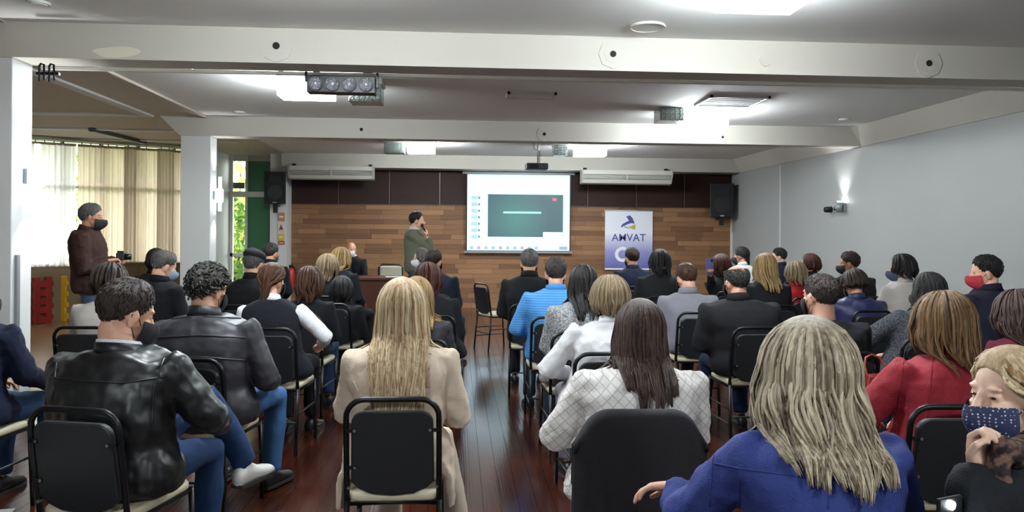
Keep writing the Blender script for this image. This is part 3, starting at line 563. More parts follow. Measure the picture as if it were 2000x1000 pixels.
# ------------------------------------------------------------------ chairs
M_seat = mat('cream_seat_vinyl','#c9c0a4',0.5,var=0.1,vscale=10); M_back = mat('black_back_vinyl','#1b1e22',0.5,var=0.25,vscale=14,bump=0.12,bscale=500); M_screw = mat('screw_metal','#8f9498',0.3,0.8)
def chair_meshes():
    D = {}
    tr = 0.0115; X = 0.181
    def arcpts():
        pts = [(-X,-0.200,0.44),(-X,-0.225,0.62),(-X+0.001,-0.248,0.78)]
        for k in range(1,6):
            a = math.pi - k*math.pi/2/6; pts.append((-X+0.075+0.075*math.cos(a),-0.250-0.008*k/6,0.78+0.075*math.sin(a)))
        pts.append((-X+0.075,-0.260,0.855)); return pts
    L = arcpts(); path = L+[(-p[0],p[1],p[2]) for p in reversed(L)]
    D['back_frame'] = (MB().tube(path,tr,10),M_black,True)
    for nm,x,pts in (('leg',-1,[(-X,-0.200,0.45),(-X-0.004,-0.245,0.0)]),('leg',1,[(X,-0.200,0.45),(X+0.004,-0.245,0.0)]),('leg',2,[(-X,0.19,0.44),(-X-0.004,0.215,0.0)]),('leg',3,[(X,0.19,0.44),(X+0.004,0.215,0.0)])):
        D[(nm,x)] = (MB().tube(pts,tr,8,False),M_black,True)
    D['seat_frame'] = (MB().tube([(-X,-0.2,0.43),(-X,0.19,0.43),(X,0.19,0.43),(X,-0.2,0.43)],0.010,6,closed=True),M_black,True)
    for i,z in enumerate((0.16,0.27)):
        for s_ in (-1,1): D[('stretcher',i*2+s_)] = (MB().tube([(s_*X,-0.225+z*0.08,z),(s_*X,0.205-z*0.05,z)],0.007,6),M_black,True)
    D[('stretcher',9)] = (MB().tube([(-X,-0.228,0.22),(X,-0.228,0.22)],0.007,6),M_black,True)
    def rr(w,d,r,n=5):
        o = []
        for cx,cy,a0 in ((w-r,d-r,0),(-w+r,d-r,90),(-w+r,-d+r,180),(w-r,-d+r,270)):
            for k in range(n): a = R(a0+90*k/(n-1)); o.append((cx+r*math.cos(a),cy+r*math.sin(a)))
        return o
    D['seat'] = (MB().loft([[(x*q,y*q,z) for x,y in rr(0.185,0.205,0.05)] for z,q in ((0.435,0.95),(0.445,1.0),(0.462,1.0),(0.472,0.97),(0.476,0.85))]),M_seat,True)
    # back board: rounded, sagging lower lip
    prof = []
    w_ = 0.158
    for k in range(7): a = R(90*k/6); prof.append((w_-0.05+0.05*math.cos(a),0.765+0.045*math.sin(a)))
    prof += [(-x,z) for x,z in reversed(prof)]
    prof += [(-w_-0.004,0.56),(-w_-0.004,0.525),(-0.13,0.495),(-0.08,0.474),(0,0.466),(0.08,0.474),(0.13,0.495),(w_+0.004,0.525),(w_+0.004,0.56)]
    def yy(z): return -0.203-0.175*(z-0.44)*0.85
    D['back_panel'] = (MB().loft([[(x*q,yy(z)+dy,0.64+(z-0.64)*q) for x,z in prof] for dy,q in ((-0.014,0.97),(-0.010,1.0),(0.010,1.0),(0.030,0.9))]),M_back,False)
    for i,z in enumerate((0.585,0.735)):
        for s_ in (-1,1):
            D[('bracket',i*2+s_)] = (MB().box((min(s_*0.178,s_*0.140),yy(z)-0.019,z-.007),(max(s_*0.178,s_*0.140),yy(z)-0.013,z+.007)),M_black,False)
            D[('screw',i*2+s_)] = (MB().cyl((s_*0.146,yy(z)-0.020,z),0.006,0.004,8,'Y'),M_screw,False)
    for s_ in (-1,1): D[('screw',20+s_)] = (MB().cyl((s_*0.172,-0.216,0.50),0.006,0.02,8,'Y'),M_screw,False)
    return [(k if isinstance(k,str) else k[0], v[0].mesh(k if isinstance(k,str) else k[0], v[2]), v[1]) for k,v in D.items()]
CH = chair_meshes()
def chair(x,y,rz,label):
    t = empty('stacking_chair',(x,y,0),rz); tag(t,label,'chair','black tube chairs of the audience')
    for nm,me,m in CH: link(nm,me,m,t)
    return t

# ------------------------------------------------------------------ people: shared head, hand, shoe shapes
def head_mb(male):
    q = MB(); k = 1.0 if male else 0.95
    q.ell((0,-0.012,0.022),(0.076*k,0.097,0.093),nu=20,nv=14); q.ell((0,0.022,-0.045),(0.060*k,0.068,0.078),nu=18,nv=12)
    q.ell((0,0.066,-0.098),(0.026 if male else 0.021,0.024,0.022)); q.ell((0,0.045,-0.088),(0.045 if male else 0.038,0.036,0.028))
    q.tube([(0,0.083,0.012),(0,0.100,-0.018),(0,0.112,-0.038)],[0.010,0.012,0.015],8); 
    for s_ in (-1,1):
        q.ell((s_*0.012,0.098,-0.043),(0.009,0.012,0.008),nu=8,nv=6); q.ell((s_*0.037,0.062,-0.030),(0.026,0.026,0.024))
        M = Matrix.Translation((s_*0.079*k,-0.004,-0.018)) @ Matrix.Rotation(s_*R(-22),4,'Z') @ Matrix.Rotation(R(-10),4,'X')
        q.ell((0,0,0),(0.009,0.020,0.033),M); q.ell((0,0.004,-0.026),(0.009,0.011,0.012),M)
        q.ell((s_*0.028,0.070,0.026),(0.026,0.015,0.009)); q.ell((s_*0.031,0.070,0.005),(0.019,0.013,0.013))
    q.ell((0,0.083,-0.068),(0.021,0.011,0.006)); q.ell((0,0.082,-0.078),(0.019,0.011,0.007))
    nr = 0.058 if male else 0.047
    q.tube([(0,-0.018,-0.03),(0,-0.022,-0.085)],[nr,nr],16)
    return q
def hand_mb(curl):
    q = MB(); q.loft([[(cx+w_*math.cos(a),y,dz+h*math.sin(a)) for a in np.linspace(0,2*math.pi,12,endpoint=False)] for y,w_,h,cx,dz in ((-0.05,.025,.019,0,0),(0,.027,.019,0,0),(0.03,.036,.018,0,0),(0.06,.041,.016,0,0),(0.085,.040,.013,0,0),(0.095,.034,.009,0,0))])
    for x,ln,dy in ((-0.031,0.068,0.0),(-0.0105,0.078,0.004),(0.0105,0.073,0.002),(0.031,0.058,-0.006)):
        p = Vector((x,0.085+dy,0)); pts = [p.copy()]; a = R(8)
        for k,fr in enumerate((0.44,0.32,0.26)):
            a += R(curl*(0.9 if k else 0.7)); p = p+Vector((x*0.06,math.cos(a),-math.sin(a)))*ln*fr; pts.append(p.copy())
        q.tube(pts,[0.0095,0.009,0.0082,0.007],8)
    q.tube([(-0.020,0.015,-0.004),(-0.046,0.042,-0.012),(-0.053-0.0*curl,0.070,-0.020-curl*0.0002),(-0.047+curl*0.0004,0.092,-0.028-curl*0.0003)],[0.016,0.0125,0.0105,0.008],8)
    return q
def remesh(v): return ('REMESH',dict(mode='VOXEL',voxel_size=v,use_smooth_shade=True))
def smooth(n,f=0.5): return ('SMOOTH',dict(iterations=n,factor=f))
HEAD = {}
for male in (True,False):
    for near,v in ((True,0.0055),(False,0.0105)):
        me = bake(head_mb(male),[remesh(v),smooth(4 if near else 2)]); HEAD[(male,near)] = mesh_arrays(me); bpy.data.meshes.remove(me)
HAND = {}
for nm,c_ in (('relax',24),('grip',62)):
    for near,v in ((True,0.004),(False,0.009)):
        me = bake(hand_mb(c_),[remesh(v),smooth(2)]); HAND[(nm,near)] = mesh_arrays(me); bpy.data.meshes.remove(me)
SHOE = MB().loft([[(w_*math.cos(a),y,max(0,zc_+h*math.sin(a))) for a in np.linspace(0,2*math.pi,14,endpoint=False)] for y,w_,h,zc_ in ((-0.075,.02,.02,.035),(-0.065,.034,.045,.045),(-0.03,.040,.055,.055),(0.02,.042,.05,.05),(0.08,.046,.034,.034),(0.14,.047,.028,.028),(0.18,.036,.022,.022),(0.20,.015,.012,.016))]).mesh('shoe',True)
SOLE = MB().loft([[(x*s_,y*s_,z) for x,y in ((-.032,-.072),(.032,-.072),(.043,0),(.049,.1),(.042,.17),(.015,.205),(-.015,.205),(-.042,.17),(-.049,.1),(-.043,0))] for z,s_ in ((0,1),(0.016,1.02))]).mesh('sole')
EYE = MB().ell((0,0,0),(0.0125,0.0125,0.0125),nu=12,nv=8).mesh('eye',True)
def mask_mesh():
    q = MB(); rows_, cols = 9, 17; lay = []
    for off in (0.012,0.008):
        L = []
        for i in range(rows_):
            e_ = R(-62+i*(62+23)/(rows_-1))
            for j in range(cols):
                a = R(-78+156*j/(cols-1)); pt = 1+0.34*math.exp(-(a/0.34)**2)*max(0,math.cos(1.6*(e_-R(8))))
                L.append(((0.067+off)*math.cos(e_)*math.sin(a)*1.0,0.026+(0.0765+off)*math.cos(e_)*math.cos(a)*pt,-0.052+(0.080+off)*math.sin(e_)))
        lay.append(L)
    n = rows_*cols; vs = lay[0]+lay[1]; fs = []
    for i in range(rows_-1):
        for j in range(cols-1):
            a = i*cols+j; fs.append((a,a+1,a+1+cols,a+cols)); fs.append((a+n,a+cols+n,a+1+cols+n,a+1+n))
    q.add(vs,fs)
    for s_ in (-1,1):
        q.tube([(s_*0.066,0.036,-0.035),(s_*0.080,0.005,0.004),(s_*0.083,-0.016,-0.006)],0.0018,5); q.tube([(s_*0.062,0.03,-0.085),(s_*0.080,-0.002,-0.048),(s_*0.083,-0.016,-0.006)],0.0018,5)
    return q.mesh('face_mask',True)
MASK = mask_mesh()
M_eye = mat('eye_dark','#2a211c',0.15); SKIN = {k:mat('skin_'+k,c_,0.5,var=0.12,vscale=14,bump=0.05,bscale=150) for k,c_ in (('fair','#d9a68c'),('mid','#c28d70'),('tan','#a67558'),('pale','#e6bfa8'))}
FOLD = bpy.data.textures.new('cloth_folds','CLOUDS'); FOLD.noise_scale = 0.13; FOLD.noise_depth = 2
WRINK = bpy.data.textures.new('cloth_wrinkles','CLOUDS'); WRINK.noise_scale = 0.045; WRINK.noise_depth = 1
CURLT = bpy.data.textures.new('hair_tufts','CLOUDS'); CURLT.noise_scale = 0.018; CURLT.noise_depth = 1
# ---- hair
CR = np.array([0.0765,0.0985,0.0945]); CC = np.array([0,-0.012,0.022])
def hairline(az):   # az 0 at the back, pi at the face; lowest elevation of short hair
    a = np.abs(az); return np.interp(a,[0,0.8,1.25,1.55,1.9,2.3,2.7,math.pi],[R(-50),R(-46),R(-32),R(-8),R(-12),R(16),R(32),R(37)])
def scalp(az,el,th):
    r_ = CR+th[...,None] if isinstance(th,np.ndarray) else CR+th
    return CC+np.stack([np.cos(el)*np.sin(az),-np.cos(el)*np.cos(az),np.sin(el)],-1)*r_
def shell(th,low=None):
    q = MB(); nu, nv = 40, 12; vs = []; fs = []
    az = np.linspace(-math.pi,math.pi,nu,endpoint=False)
    for lay,t_ in ((0,th),(1,-0.006)):
        for i in range(nv+1):
            h = hairline(az)+(0 if low is None else low); el = h+(math.pi/2-h)*i/nv; ta = t_*min(1,0.12+i/6) if lay == 0 else t_
            vs += [tuple(p) for p in scalp(az,el,ta)]
    n = nu*(nv+1)
    for i in range(nv):
        for j in range(nu):
            a = i*nu+j; b_ = i*nu+(j+1)%nu; fs.append((a,b_,b_+nu,a+nu)); fs.append((n+a,n+a+nu,n+b_+nu,n+b_))
    for j in range(nu): fs.append((j,n+j,n+(j+1)%nu,(j+1)%nu))
    q.add(vs,fs); return q
def locks_mesh(P,W,center,flat=0.5,sides=5):
    """P (n,m,3) paths, W (n,m) half widths"""
    n,m,_ = P.shape; T = np.gradient(P,axis=1); T /= np.linalg.norm(T,axis=2,keepdims=True)+1e-9
    Nn = P-center; Nn -= T*np.sum(Nn*T,2,keepdims=True); Nn /= np.linalg.norm(Nn,axis=2,keepdims=True)+1e-9
    S = np.cross(T,Nn); ang = np.linspace(0,2*math.pi,sides,endpoint=False)
    V = P[:,:,None,:]+W[:,:,None,None]*(S[:,:,None,:]*np.cos(ang)[None,None,:,None]+flat*Nn[:,:,None,:]*np.sin(ang)[None,None,:,None])
    V = V.reshape(-1,3); idx = np.arange(n*m*sides).reshape(n,m,sides)
    a = idx[:,:-1,:]; b_ = np.roll(idx,-1,2)[:,:-1,:]; c_ = np.roll(idx,-1,2)[:,1:,:]; d = idx[:,1:,:]
    Fq = np.stack([a,b_,c_,d],-1).reshape(-1,4)
    caps = np.concatenate([idx[:,0,::-1],idx[:,-1,:]])
    return V, np.concatenate([Fq.ravel(),caps.ravel()]).astype(np.int32), np.concatenate([np.full(len(Fq),4),np.full(len(caps),sides)]).astype(np.int32)
def hair_build(style,H,torso,near,rg,length=0.3,vol=0.02,wave=0.012,bald=False):
    """returns mesh arrays in person space; H head matrix; torso(z)->cx,cy,a,b"""
    A = np.array(H); tw = lambda p: p @ A[:3,:3].T + A[:3,3]; parts = []; hc = np.array(H @ Vector((0,-0.01,0.02)))
    n = {'short':800,'curly':640,'bob':420,'long':900,'tied':360,'fade':700}[style]
    if not near: n = int(n*(0.22 if style=='long' else 0.34))
    sh = {'short':0.017,'curly':0.022,'bob':0.024,'long':vol*0.7,'tied':0.014,'fade':0.008}[style]
    if not bald or True:
        q = shell(sh,None if style in('short','fade','tied') else 0.0); me = q.mesh('s')
        if style in ('short','curly','fade'):
            me = bake(me,([('SUBSURF',dict(levels=1))] if near else [])+[('DISPLACE',dict(texture=CURLT,strength=0.022 if style=='curly' else 0.004,mid_level=0.4))])
        arr = mesh_arrays(me); bpy.data.meshes.remove(me)
        if bald:   # thin crown: keep only the side and nape fringe
            v,li,lt = arr; cut = v[:,2] < 0.075; polys = np.split(li,np.cumsum(lt)[:-1]); keep = [p for p in polys if cut[p].all()]
            arr = (v,np.concatenate(keep),np.array([len(p) for p in keep]))
        parts.append(xf(arr,H))
    wscale = 1.0 if near else 1.6
    if style in ('short','fade','curly'):
        m = 5; az = rg.uniform(-math.pi,math.pi,n); h = hairline(az); u = rg.uniform(0,1,n); el = h+(R(84)-h)*u
        if bald: el = np.minimum(el,R(35))
        ln = {'short':0.30,'fade':0.22,'curly':0.35}[style]*rg.uniform(0.6,1.2,n)
        if style == 'curly':
            dirn = rg.uniform(0,2*math.pi,n); bend = rg.uniform(-4,4,n)
        else: dirn = np.where(np.abs(az)>1.7, rg.normal(0.0,0.3,n), rg.normal(0,0.2,n)); bend = rg.normal(0,0.3,n)
        P = np.zeros((n,m,3)); a_,e_ = az.copy(),el.copy(); th = (rg.uniform(0.3,1.0,n) if style=='curly' else rg.uniform(0.85,1.0,n))*sh; th0 = th.copy()
        for k in range(m):
            s_ = k/(m-1); hh_ = hairline(a_); th = th0 if style=='curly' else th0*np.clip(0.12+(e_-hh_)/(math.pi/2-hh_)*2.0,0.1,1); P[:,k] = scalp(a_,e_,th+ (0.010 if style=='curly' else 0.0015)*math.sin(math.pi*s_)+(0.002 if style=='curly' else 0.0005))
            d = dirn+bend*s_; e_ = np.maximum(e_-np.cos(d)*ln/m, hairline(a_)-0.05); a_ = a_+np.sin(d)*ln/m/np.maximum(np.cos(e_),0.25)
        W = np.array([0.5,1,1,0.8,0.15])[None,:]*(0.0032 if style!='curly' else 0.0058)*wscale*rg.uniform(0.7,1.3,n)[:,None]
        parts.append(locks_mesh(tw(P),W,hc,0.55,4))
    else:
        m = (19 if near else 13) if style == 'long' else 9
        lim = {'bob':2.25,'long':2.2,'tied':2.5}[style]; az = rg.uniform(-lim,lim,n); el0 = R(88)-np.abs(rg.normal(0,1,n))*R(32); el0 = np.maximum(el0,hairline(az)+0.05)
        elE = np.where(np.abs(az)>1.7,R(2),R(-12)); ks = 6; P = np.zeros((n,m,3)); th = rg.uniform(0.35,1.0,n)*vol
        for k in range(ks):
            s_ = k/(ks-1); e_ = el0+(np.minimum(elE,el0-0.05)-el0)*s_; P[:,k] = scalp(az*(1-0.72*s_*s_) if style=='tied' else az,(el0+(R(-28)-el0)*s_) if style=='tied' else e_,th*(0.6+0.4*s_))
        Pw = tw(P); L_ = length*rg.uniform(0.70,1.06,n)*(1.08-0.16*np.abs(az)); ph = 2.6*az+4.0*np.sin(1.7*az+el0)+rg.normal(0,0.7,n); fq = rg.uniform(13,19,n)
        if style == 'tied':
            for k in range(ks,m):   # gathered at the nape, then a loose tail
                s_ = (k-ks+1)/(m-ks); tgt = np.array(H @ Vector((0,-0.085,-0.075)))+np.stack([0.022*np.sin(ph),-0.012+0.018*np.cos(ph),-s_*L_],-1)
                Pw[:,k] = Pw[:,ks-1]*(1-min(1,s_*1.6))+tgt*min(1,s_*1.6)
        else:
            tang = np.stack([np.cos(az),np.sin(az),np.zeros(n)],-1) @ A[:3,:3].T; outw = np.stack([np.sin(az),-np.cos(az),np.zeros(n)],-1) @ A[:3,:3].T
            base = Pw[:,ks-1].copy()
            for k in range(ks,m):
                s_ = (k-ks+1)/(m-ks); d = L_*s_
                p = base+np.array([0,0,-1.0])*d[:,None]
                amp = wave*min(1,s_*2.2)
                p = p+tang*(amp*np.sin(fq*d+ph))[:,None]+outw*((0.010*math.sin(math.pi*min(1,s_))+amp*0.6*np.cos(fq*d*0.8+ph))[:,None] if style=='long' else (0.016*math.sin(math.pi*s_)-0.022*s_*s_)*np.ones((n,1)))
                cx,cy,a_,b_ = torso(p[:,2]); u = (p[:,0]-cx)/(a_+0.022); v_ = (p[:,1]-cy)/(b_+0.022); rr_ = np.sqrt(u*u+v_*v_); ins = (rr_<1)&(a_>0)
                back = v_<0.35
                f_ = np.where(ins,1/np.maximum(rr_,0.35),1.0); 
                ny = np.where(back & ins, cy-np.sqrt(np.maximum(0,1-np.minimum(u*u,0.98)))*(b_+0.022+0.012*np.abs(np.sin(ph))), cy+(p[:,1]-cy)*f_)
                nx = np.where(back & ins, p[:,0], cx+(p[:,0]-cx)*f_)
                p[:,0] = np.where(ins,nx,p[:,0]); p[:,1] = np.where(ins,ny,p[:,1]); Pw[:,k] = p
        if style != 'tied' and wave > 0.009:   # gather strands into locks
            gi = rg.choice(n,34 if near else 20,replace=False); key = np.stack([az,el0*0.6],-1); nearest = gi[np.argmin(((key[:,None,:]-key[None,gi,:])**2).sum(-1),axis=1)]
            Pg = Pw[nearest].copy(); base_off = Pw[:,ks-1]-Pg[:,ks-1]
            for k in range(ks,m):
                s_ = (k-ks+1)/(m-ks); Pw[:,k] = Pw[:,k]*(1-0.8*s_)+(Pg[:,k]+base_off*0.25)*0.8*s_
        t_ = np.linspace(0,1,m); prof = np.interp(t_,[0,0.12,0.6,0.85,1],[0.4,1,1.0,0.7,0.2])
        W = prof[None,:]*(0.0054 if style=='long' and near else 0.0072)*wscale*rg.uniform(0.55,1.3,n)[:,None]
        parts.append(locks_mesh(Pw,W,hc-np.array([0,-0.02,0.08]) if style!='tied' else hc,0.45,4))
    return parts
HAIRC = {}
def hair_mat(dark,light,rough=0.46):
    k = dark+light
    if k not in HAIRC: HAIRC[k] = mat('hair_'+dark[1:]+light[1:],dark,rough,kind='island',vscale=26,color2=light,bump=0.4,bscale=110,stretch=(3,3,0.6),spec=0.28)
    return HAIRC[k]
HC = {'black':('#0d0c0d','#231f20'),'dbrown':('#1c1310','#3a2a20'),'brown':('#2c1b13','#5a3a27'),'redbrown':('#2a130f','#4f241b'),'grey':('#33312f','#6e6b68'),'dgrey':('#1d1c1c','#43403d'),'dblond':('#6b5335','#a88a5c'),'blond':('#8a633c','#e8d5b0'),'hilite':('#4a382a','#ded0b4'),'ash':('#5a4a3a','#9b8767'),'auburn':('#412c1c','#8a6a44'),'taupe':('#241817','#5a4640'),'buzz':('#1f1a19','#4a403c')}
TORSO_T = [-.06,.0,.12,.3,.5,.68,.80,.88,.94,1.0,1.06]
TA = {True:[.165,.182,.180,.165,.172,.188,.196,.192,.160,.085,.064],False:[.172,.190,.180,.150,.150,.164,.172,.165,.132,.070,.052]}
TB = {True:[.100,.125,.130,.118,.122,.125,.118,.105,.090,.074,.066],False:[.100,.125,.128,.108,.110,.116,.108,.096,.080,.064,.054]}
def sup(cx,cy,cz,a,b_,n=20,pw=2.4):
    o = []
    for j in range(n):
        t = 2*math.pi*j/n; c_,s_ = math.cos(t),math.sin(t)
        o.append((cx+a*math.copysign(abs(c_)**(2/pw),c_),cy+b_*math.copysign(abs(s_)**(2/pw),s_),cz))
    return o
PEOPLE = []
def person(label, hx, hy, d, rz=0, male=True, top=('sweater','#202024','cloth'), pants='#1a1c22', hair=('short','dbrown'), skin='mid', mask='#15161a', yaw=0, pitch=8, tilt=0, lean=0.06, side=0.0, bw=1.0, stand=False, near=None,
           hlen=0.3, vol=0.02, wave=0.012, bald=False, arms=None, legs=None, collar=None, hands=('relax','relax'), shoe='#121214', infl=0.016, chair_label=None, chair_rz=None, chair_off=(0,0), hat=None, sleeve=None, hood=False, headk=1.0, fold=0.02, skirt=False):
    global rng
    rg = np.random.default_rng(int(hx*7+hy*13+d*101) % 99991); near = (d < 5.0) if near is None else near; rzr = R(rz)
    top_w = at_d(hx,hy,d); headH = 0.118*headk+0.012
    head_w = Vector((top_w.x,top_w.y,top_w.z-headH))
    fwd = Vector((-math.sin(rzr),math.cos(rzr),0)); rgt = Vector((math.cos(rzr),math.sin(rzr),0))
    base = head_w-fwd*lean-rgt*side; base.z = 0
    t = empty('person',base,rzr); tag(t,label,'person','people standing in the hall' if stand else 'seated audience')
    Pinv = (Matrix.Translation(base) @ Matrix.Rotation(rzr,4,'Z')).inverted(); loc = lambda wpt: Pinv @ wpt
    hcn = loc(head_w); H = Matrix.Translation(hcn) @ Matrix.Rotation(R(yaw),4,'Z') @ Matrix.Rotation(R(-pitch),4,'X') @ Matrix.Rotation(R(tilt),4,'Y') @ Matrix.Scale(headk,4)
    nb_ = Vector((hcn.x*0.9,hcn.y-0.05,hcn.z-0.130*headk)); pel = Vector((0,-0.01,0.52)) if not stand else Vector((0,0,hcn.z*0.575))
    slouch = -0.03 if not stand else 0.0
    def spine(tt):
        p = pel.lerp(nb_,tt); p.y += slouch*math.sin(math.pi*min(max(tt,0),1)); return p
    ta = [v*bw for v in TA[male]]; tb = [v*(0.5+0.5*bw) for v in TB[male]]
    zs = np.array([spine(q).z for q in TORSO_T]); cxs = np.array([spine(q).x for q in TORSO_T]); cys = np.array([spine(q).y for q in TORSO_T])
    aa = np.array(ta)+infl; bb = np.array(tb)+infl
    shx = (0.182 if male else 0.160)*bw; SH = {}; 
    for s_ in (-1,1): q = spine(0.865); SH[s_] = Vector((q.x+s_*shx,q.y,q.z))
    def torso(z):
        a_ = np.interp(z,zs,aa,left=aa[0],right=-1); 
        wide = np.where((z<SH[1].z+0.03)&(z>SH[1].z-0.25),shx+0.06,0); a2 = np.where(a_>0,np.maximum(a_,wide),a_)
        # shoulders: a sloping cap above the joint
        return np.interp(z,zs,cxs),np.interp(z,zs,cys),a2,np.interp(z,zs,bb,left=bb[0],right=0.01)
    arms = arms or {}; AR = {}
    up_l = 0.29 if male else 0.265; fo_l = 0.25 if male else 0.23
    for s_,k in ((-1,'L'),(1,'R')):
        sp = arms.get(k)
        if sp is None:
            el_ = SH[s_]+Vector((s_*0.055,0.045,-up_l*0.94)) if not stand else SH[s_]+Vector((s_*0.06,-0.02,-up_l))
            wr_ = Vector((s_*0.10,el_.y+0.21,max(0.665,el_.z-0.09))) if not stand else el_+Vector((s_*0.01,0.05,-fo_l))
        else:
            el_,wr_ = [loc(at_d(*q[1:])) if q[0]=='px' else Vector(q) for q in sp[:2]]
        hd = (wr_-el_).normalized(); roll_ = 0.0
        if sp is not None and len(sp) > 2: hd = Vector(sp[2]).normalized() if sp[2] else hd
        upv = Vector(sp[3]) if sp is not None and len(sp) > 3 else Vector((0,0,1))
        AR[s_] = (SH[s_],el_,wr_,hd,upv)
    legs = legs or {}; LG = {}
    for s_,k in ((-1,'L'),(1,'R')):
        if k in legs: kn,an,toe = [loc(at_d(*q[1:])) if q[0]=='px' else Vector(q) for q in legs[k]]
        elif stand: kn,an,toe = Vector((s_*0.10,0.02,0.50)),Vector((s_*0.11,-0.02,0.09)),Vector((s_*0.05,1,0))
        else: kn,an,toe = Vector((s_*(0.13 if male else 0.09),0.42,0.525)),Vector((s_*(0.13 if male else 0.09),0.41+rg.uniform(-.12,.06),0.10)),Vector((s_*0.08,1,0))
        LG[s_] = (Vector((pel.x+s_*0.09,pel.y+0.02,pel.z+0.04)),kn,an,toe)
    # --- body (skin)
    q = MB(); q.loft([sup(*(spine(u)-Vector((0,0,0.02))),a*0.78,b_*0.78) for u,a,b_ in zip(TORSO_T,ta,tb)])
    for s_ in (-1,1):
        a = AR[s_]; q.tube([a[0].lerp(a[1],0.08)-Vector((s_*.03,0,0)),a[0].lerp(a[1],.2),a[0].lerp(a[1],.5),a[1],a[1].lerp(a[2],.4),a[2]],[.030,.040,.040,.036,.034,.025],10)
        l = LG[s_]; q.tube([l[0],l[0].lerp(l[1],.5),l[1],l[1].lerp(l[2],.4),l[2]],[.075,.066,.050,.046,.034],10)
    me = bake(q,[remesh(0.026),smooth(2)]); parts = [mesh_arrays(me)]; bpy.data.meshes.remove(me)
    parts.append(xf(HEAD[(male,near)],H))
    for s_,hn in ((-1,hands[0]),(1,hands[1])):
        a = AR[s_]; y_ = a[3]; z_ = (a[4]-y_*a[4].dot(y_)).normalized(); x_ = y_.cross(z_)
        M = Matrix(((x_.x,y_.x,z_.x,a[2].x),(x_.y,y_.y,z_.y,a[2].y),(x_.z,y_.z,z_.z,a[2].z),(0,0,0,1))) @ Matrix.Scale(0.97 if male else 0.88,4)
        if s_ < 0: M = M @ Matrix.Diagonal((-1,1,1,1))
        parts.append(xf(HAND[(hn,near)],M,flip=s_<0))
    nk0 = H @ Vector((0,-0.020,-0.045)); nk1 = nb_+Vector((0,0.004,-0.03)); nr = (0.058 if male else 0.047)*headk; nq = MB()
    nq.tube([nk0,nk0.lerp(nk1,.33),nk0.lerp(nk1,.66),nk1],[nr,nr*.99,nr*1.03,nr*1.2],18,False); mt_ = nq.mesh('n'); parts.append(mesh_arrays(mt_)); bpy.data.meshes.remove(mt_)
    link('body',arrays_mesh('body',parts),SKIN[skin],t)
    for s_ in (-1,1): link('eye',EYE,M_eye,t,H @ Matrix.Translation((s_*0.0315,0.0765,0.004)) @ Matrix.Diagonal((0.95,0.75,0.34,1)))
    if mask: link('face_mask',MASK,mask if not isinstance(mask,str) else mat('mask_'+mask[1:],mask,0.8,var=0.1,vscale=40),t,H)
    # --- upper garment
    vox = 0.0105 if near else 0.017; q = MB(); gn, gc, gk = top
    q.loft([sup(*spine(u),a+infl,b_+infl,24) for u,a,b_ in list(zip(TORSO_T,ta,tb))[:-1]])
    if skirt:
        q.loft([sup(spine(.1).x,spine(.1).y+dy,z,ta[2]+infl+da,tb[2]+infl+db,24) for z,da,db,dy in ((0.66,-.01,-.01,0),(0.58,.008,-.004,.008),(0.52,.016,-.006,.016),(0.49,.010,-.012,.02))])
        for s_ in (-1,1): q.loft([[(s_*(x+ox),y,z) for x,y in ((.204,-.13),(.232,-.13),(.240,0),(.236,.16),(.206,.16),(.204,0))] for z,ox in ((0.37,.008),(0.44,.004),(0.50,0),(0.57,-.03))])
    vest = sleeve is not None; q2 = MB()
    for s_ in (-1,1):
        a = AR[s_]; f_ = q2 if vest else q; r_ = 1.06 if male else 0.92
        f_.tube([a[0].lerp(a[1],-0.12),a[0],a[0].lerp(a[1],.25),a[0].lerp(a[1],.6),a[1],a[1].lerp(a[2],.35),a[1].lerp(a[2],.93)],[r_*.058+infl*.4,r_*.062+infl*.7,r_*.060+infl*.6,r_*.053+infl*.6,r_*.050+infl*.6,r_*.044+infl*.6,r_*.034+infl*.6],12,False)
    if not stand:
        for s_ in (-1,1): l = LG[s_]; q.tube([l[0],l[0].lerp(l[1],.22)],[.088+infl*.5,.088+infl*.4],12)
    if hood: q.tube([nb_+Vector((-.11,-.03,-.01)),nb_+Vector((-.07,-.10,-.03)),nb_+Vector((0,-.125,-.05)),nb_+Vector((.07,-.10,-.03)),nb_+Vector((.11,-.03,-.01))],[.035,.05,.055,.05,.035],12)
    gm = gk if not isinstance(gk,str) else {'cloth':lambda: mat('cloth_'+gc[1:],gc,0.85,var=0.2,vscale=12,bump=0.25,bscale=180,spec=0.25),'puffer':lambda: mat('puffer_'+gc[1:],gc,0.5,var=0.2,vscale=12,bump=0.3,bscale=9),'leather':lambda: mat('leather_'+gc[1:],gc,0.40,var=0.3,vscale=10,bump=0.10,bscale=5),
        'knit':lambda: mat('knit_'+gc[1:],gc,0.9,var=0.2,vscale=60,bump=0.5,bscale=130,spec=0.2),'tweed':lambda: mat('tweed_'+gc[1:],gc,0.9,kind='speckle',vscale=70,color2=None,var=0.35,bump=0.3,bscale=120),'corduroy':lambda: mat('cord_'+gc[1:],gc,0.8,var=0.15,vscale=16,bump=0.2,bscale=150,spec=0.3)}[gk]()
    md = [remesh(vox),('DISPLACE',dict(texture=FOLD,strength=fold*1.4,mid_level=0.5)),smooth(2)]+([('DISPLACE',dict(texture=WRINK,strength=0.014,mid_level=0.5)),smooth(1)] if near and gk not in ('leather','puffer') else [])
    g = link(gn,bake(q,md,gn),gm,t)
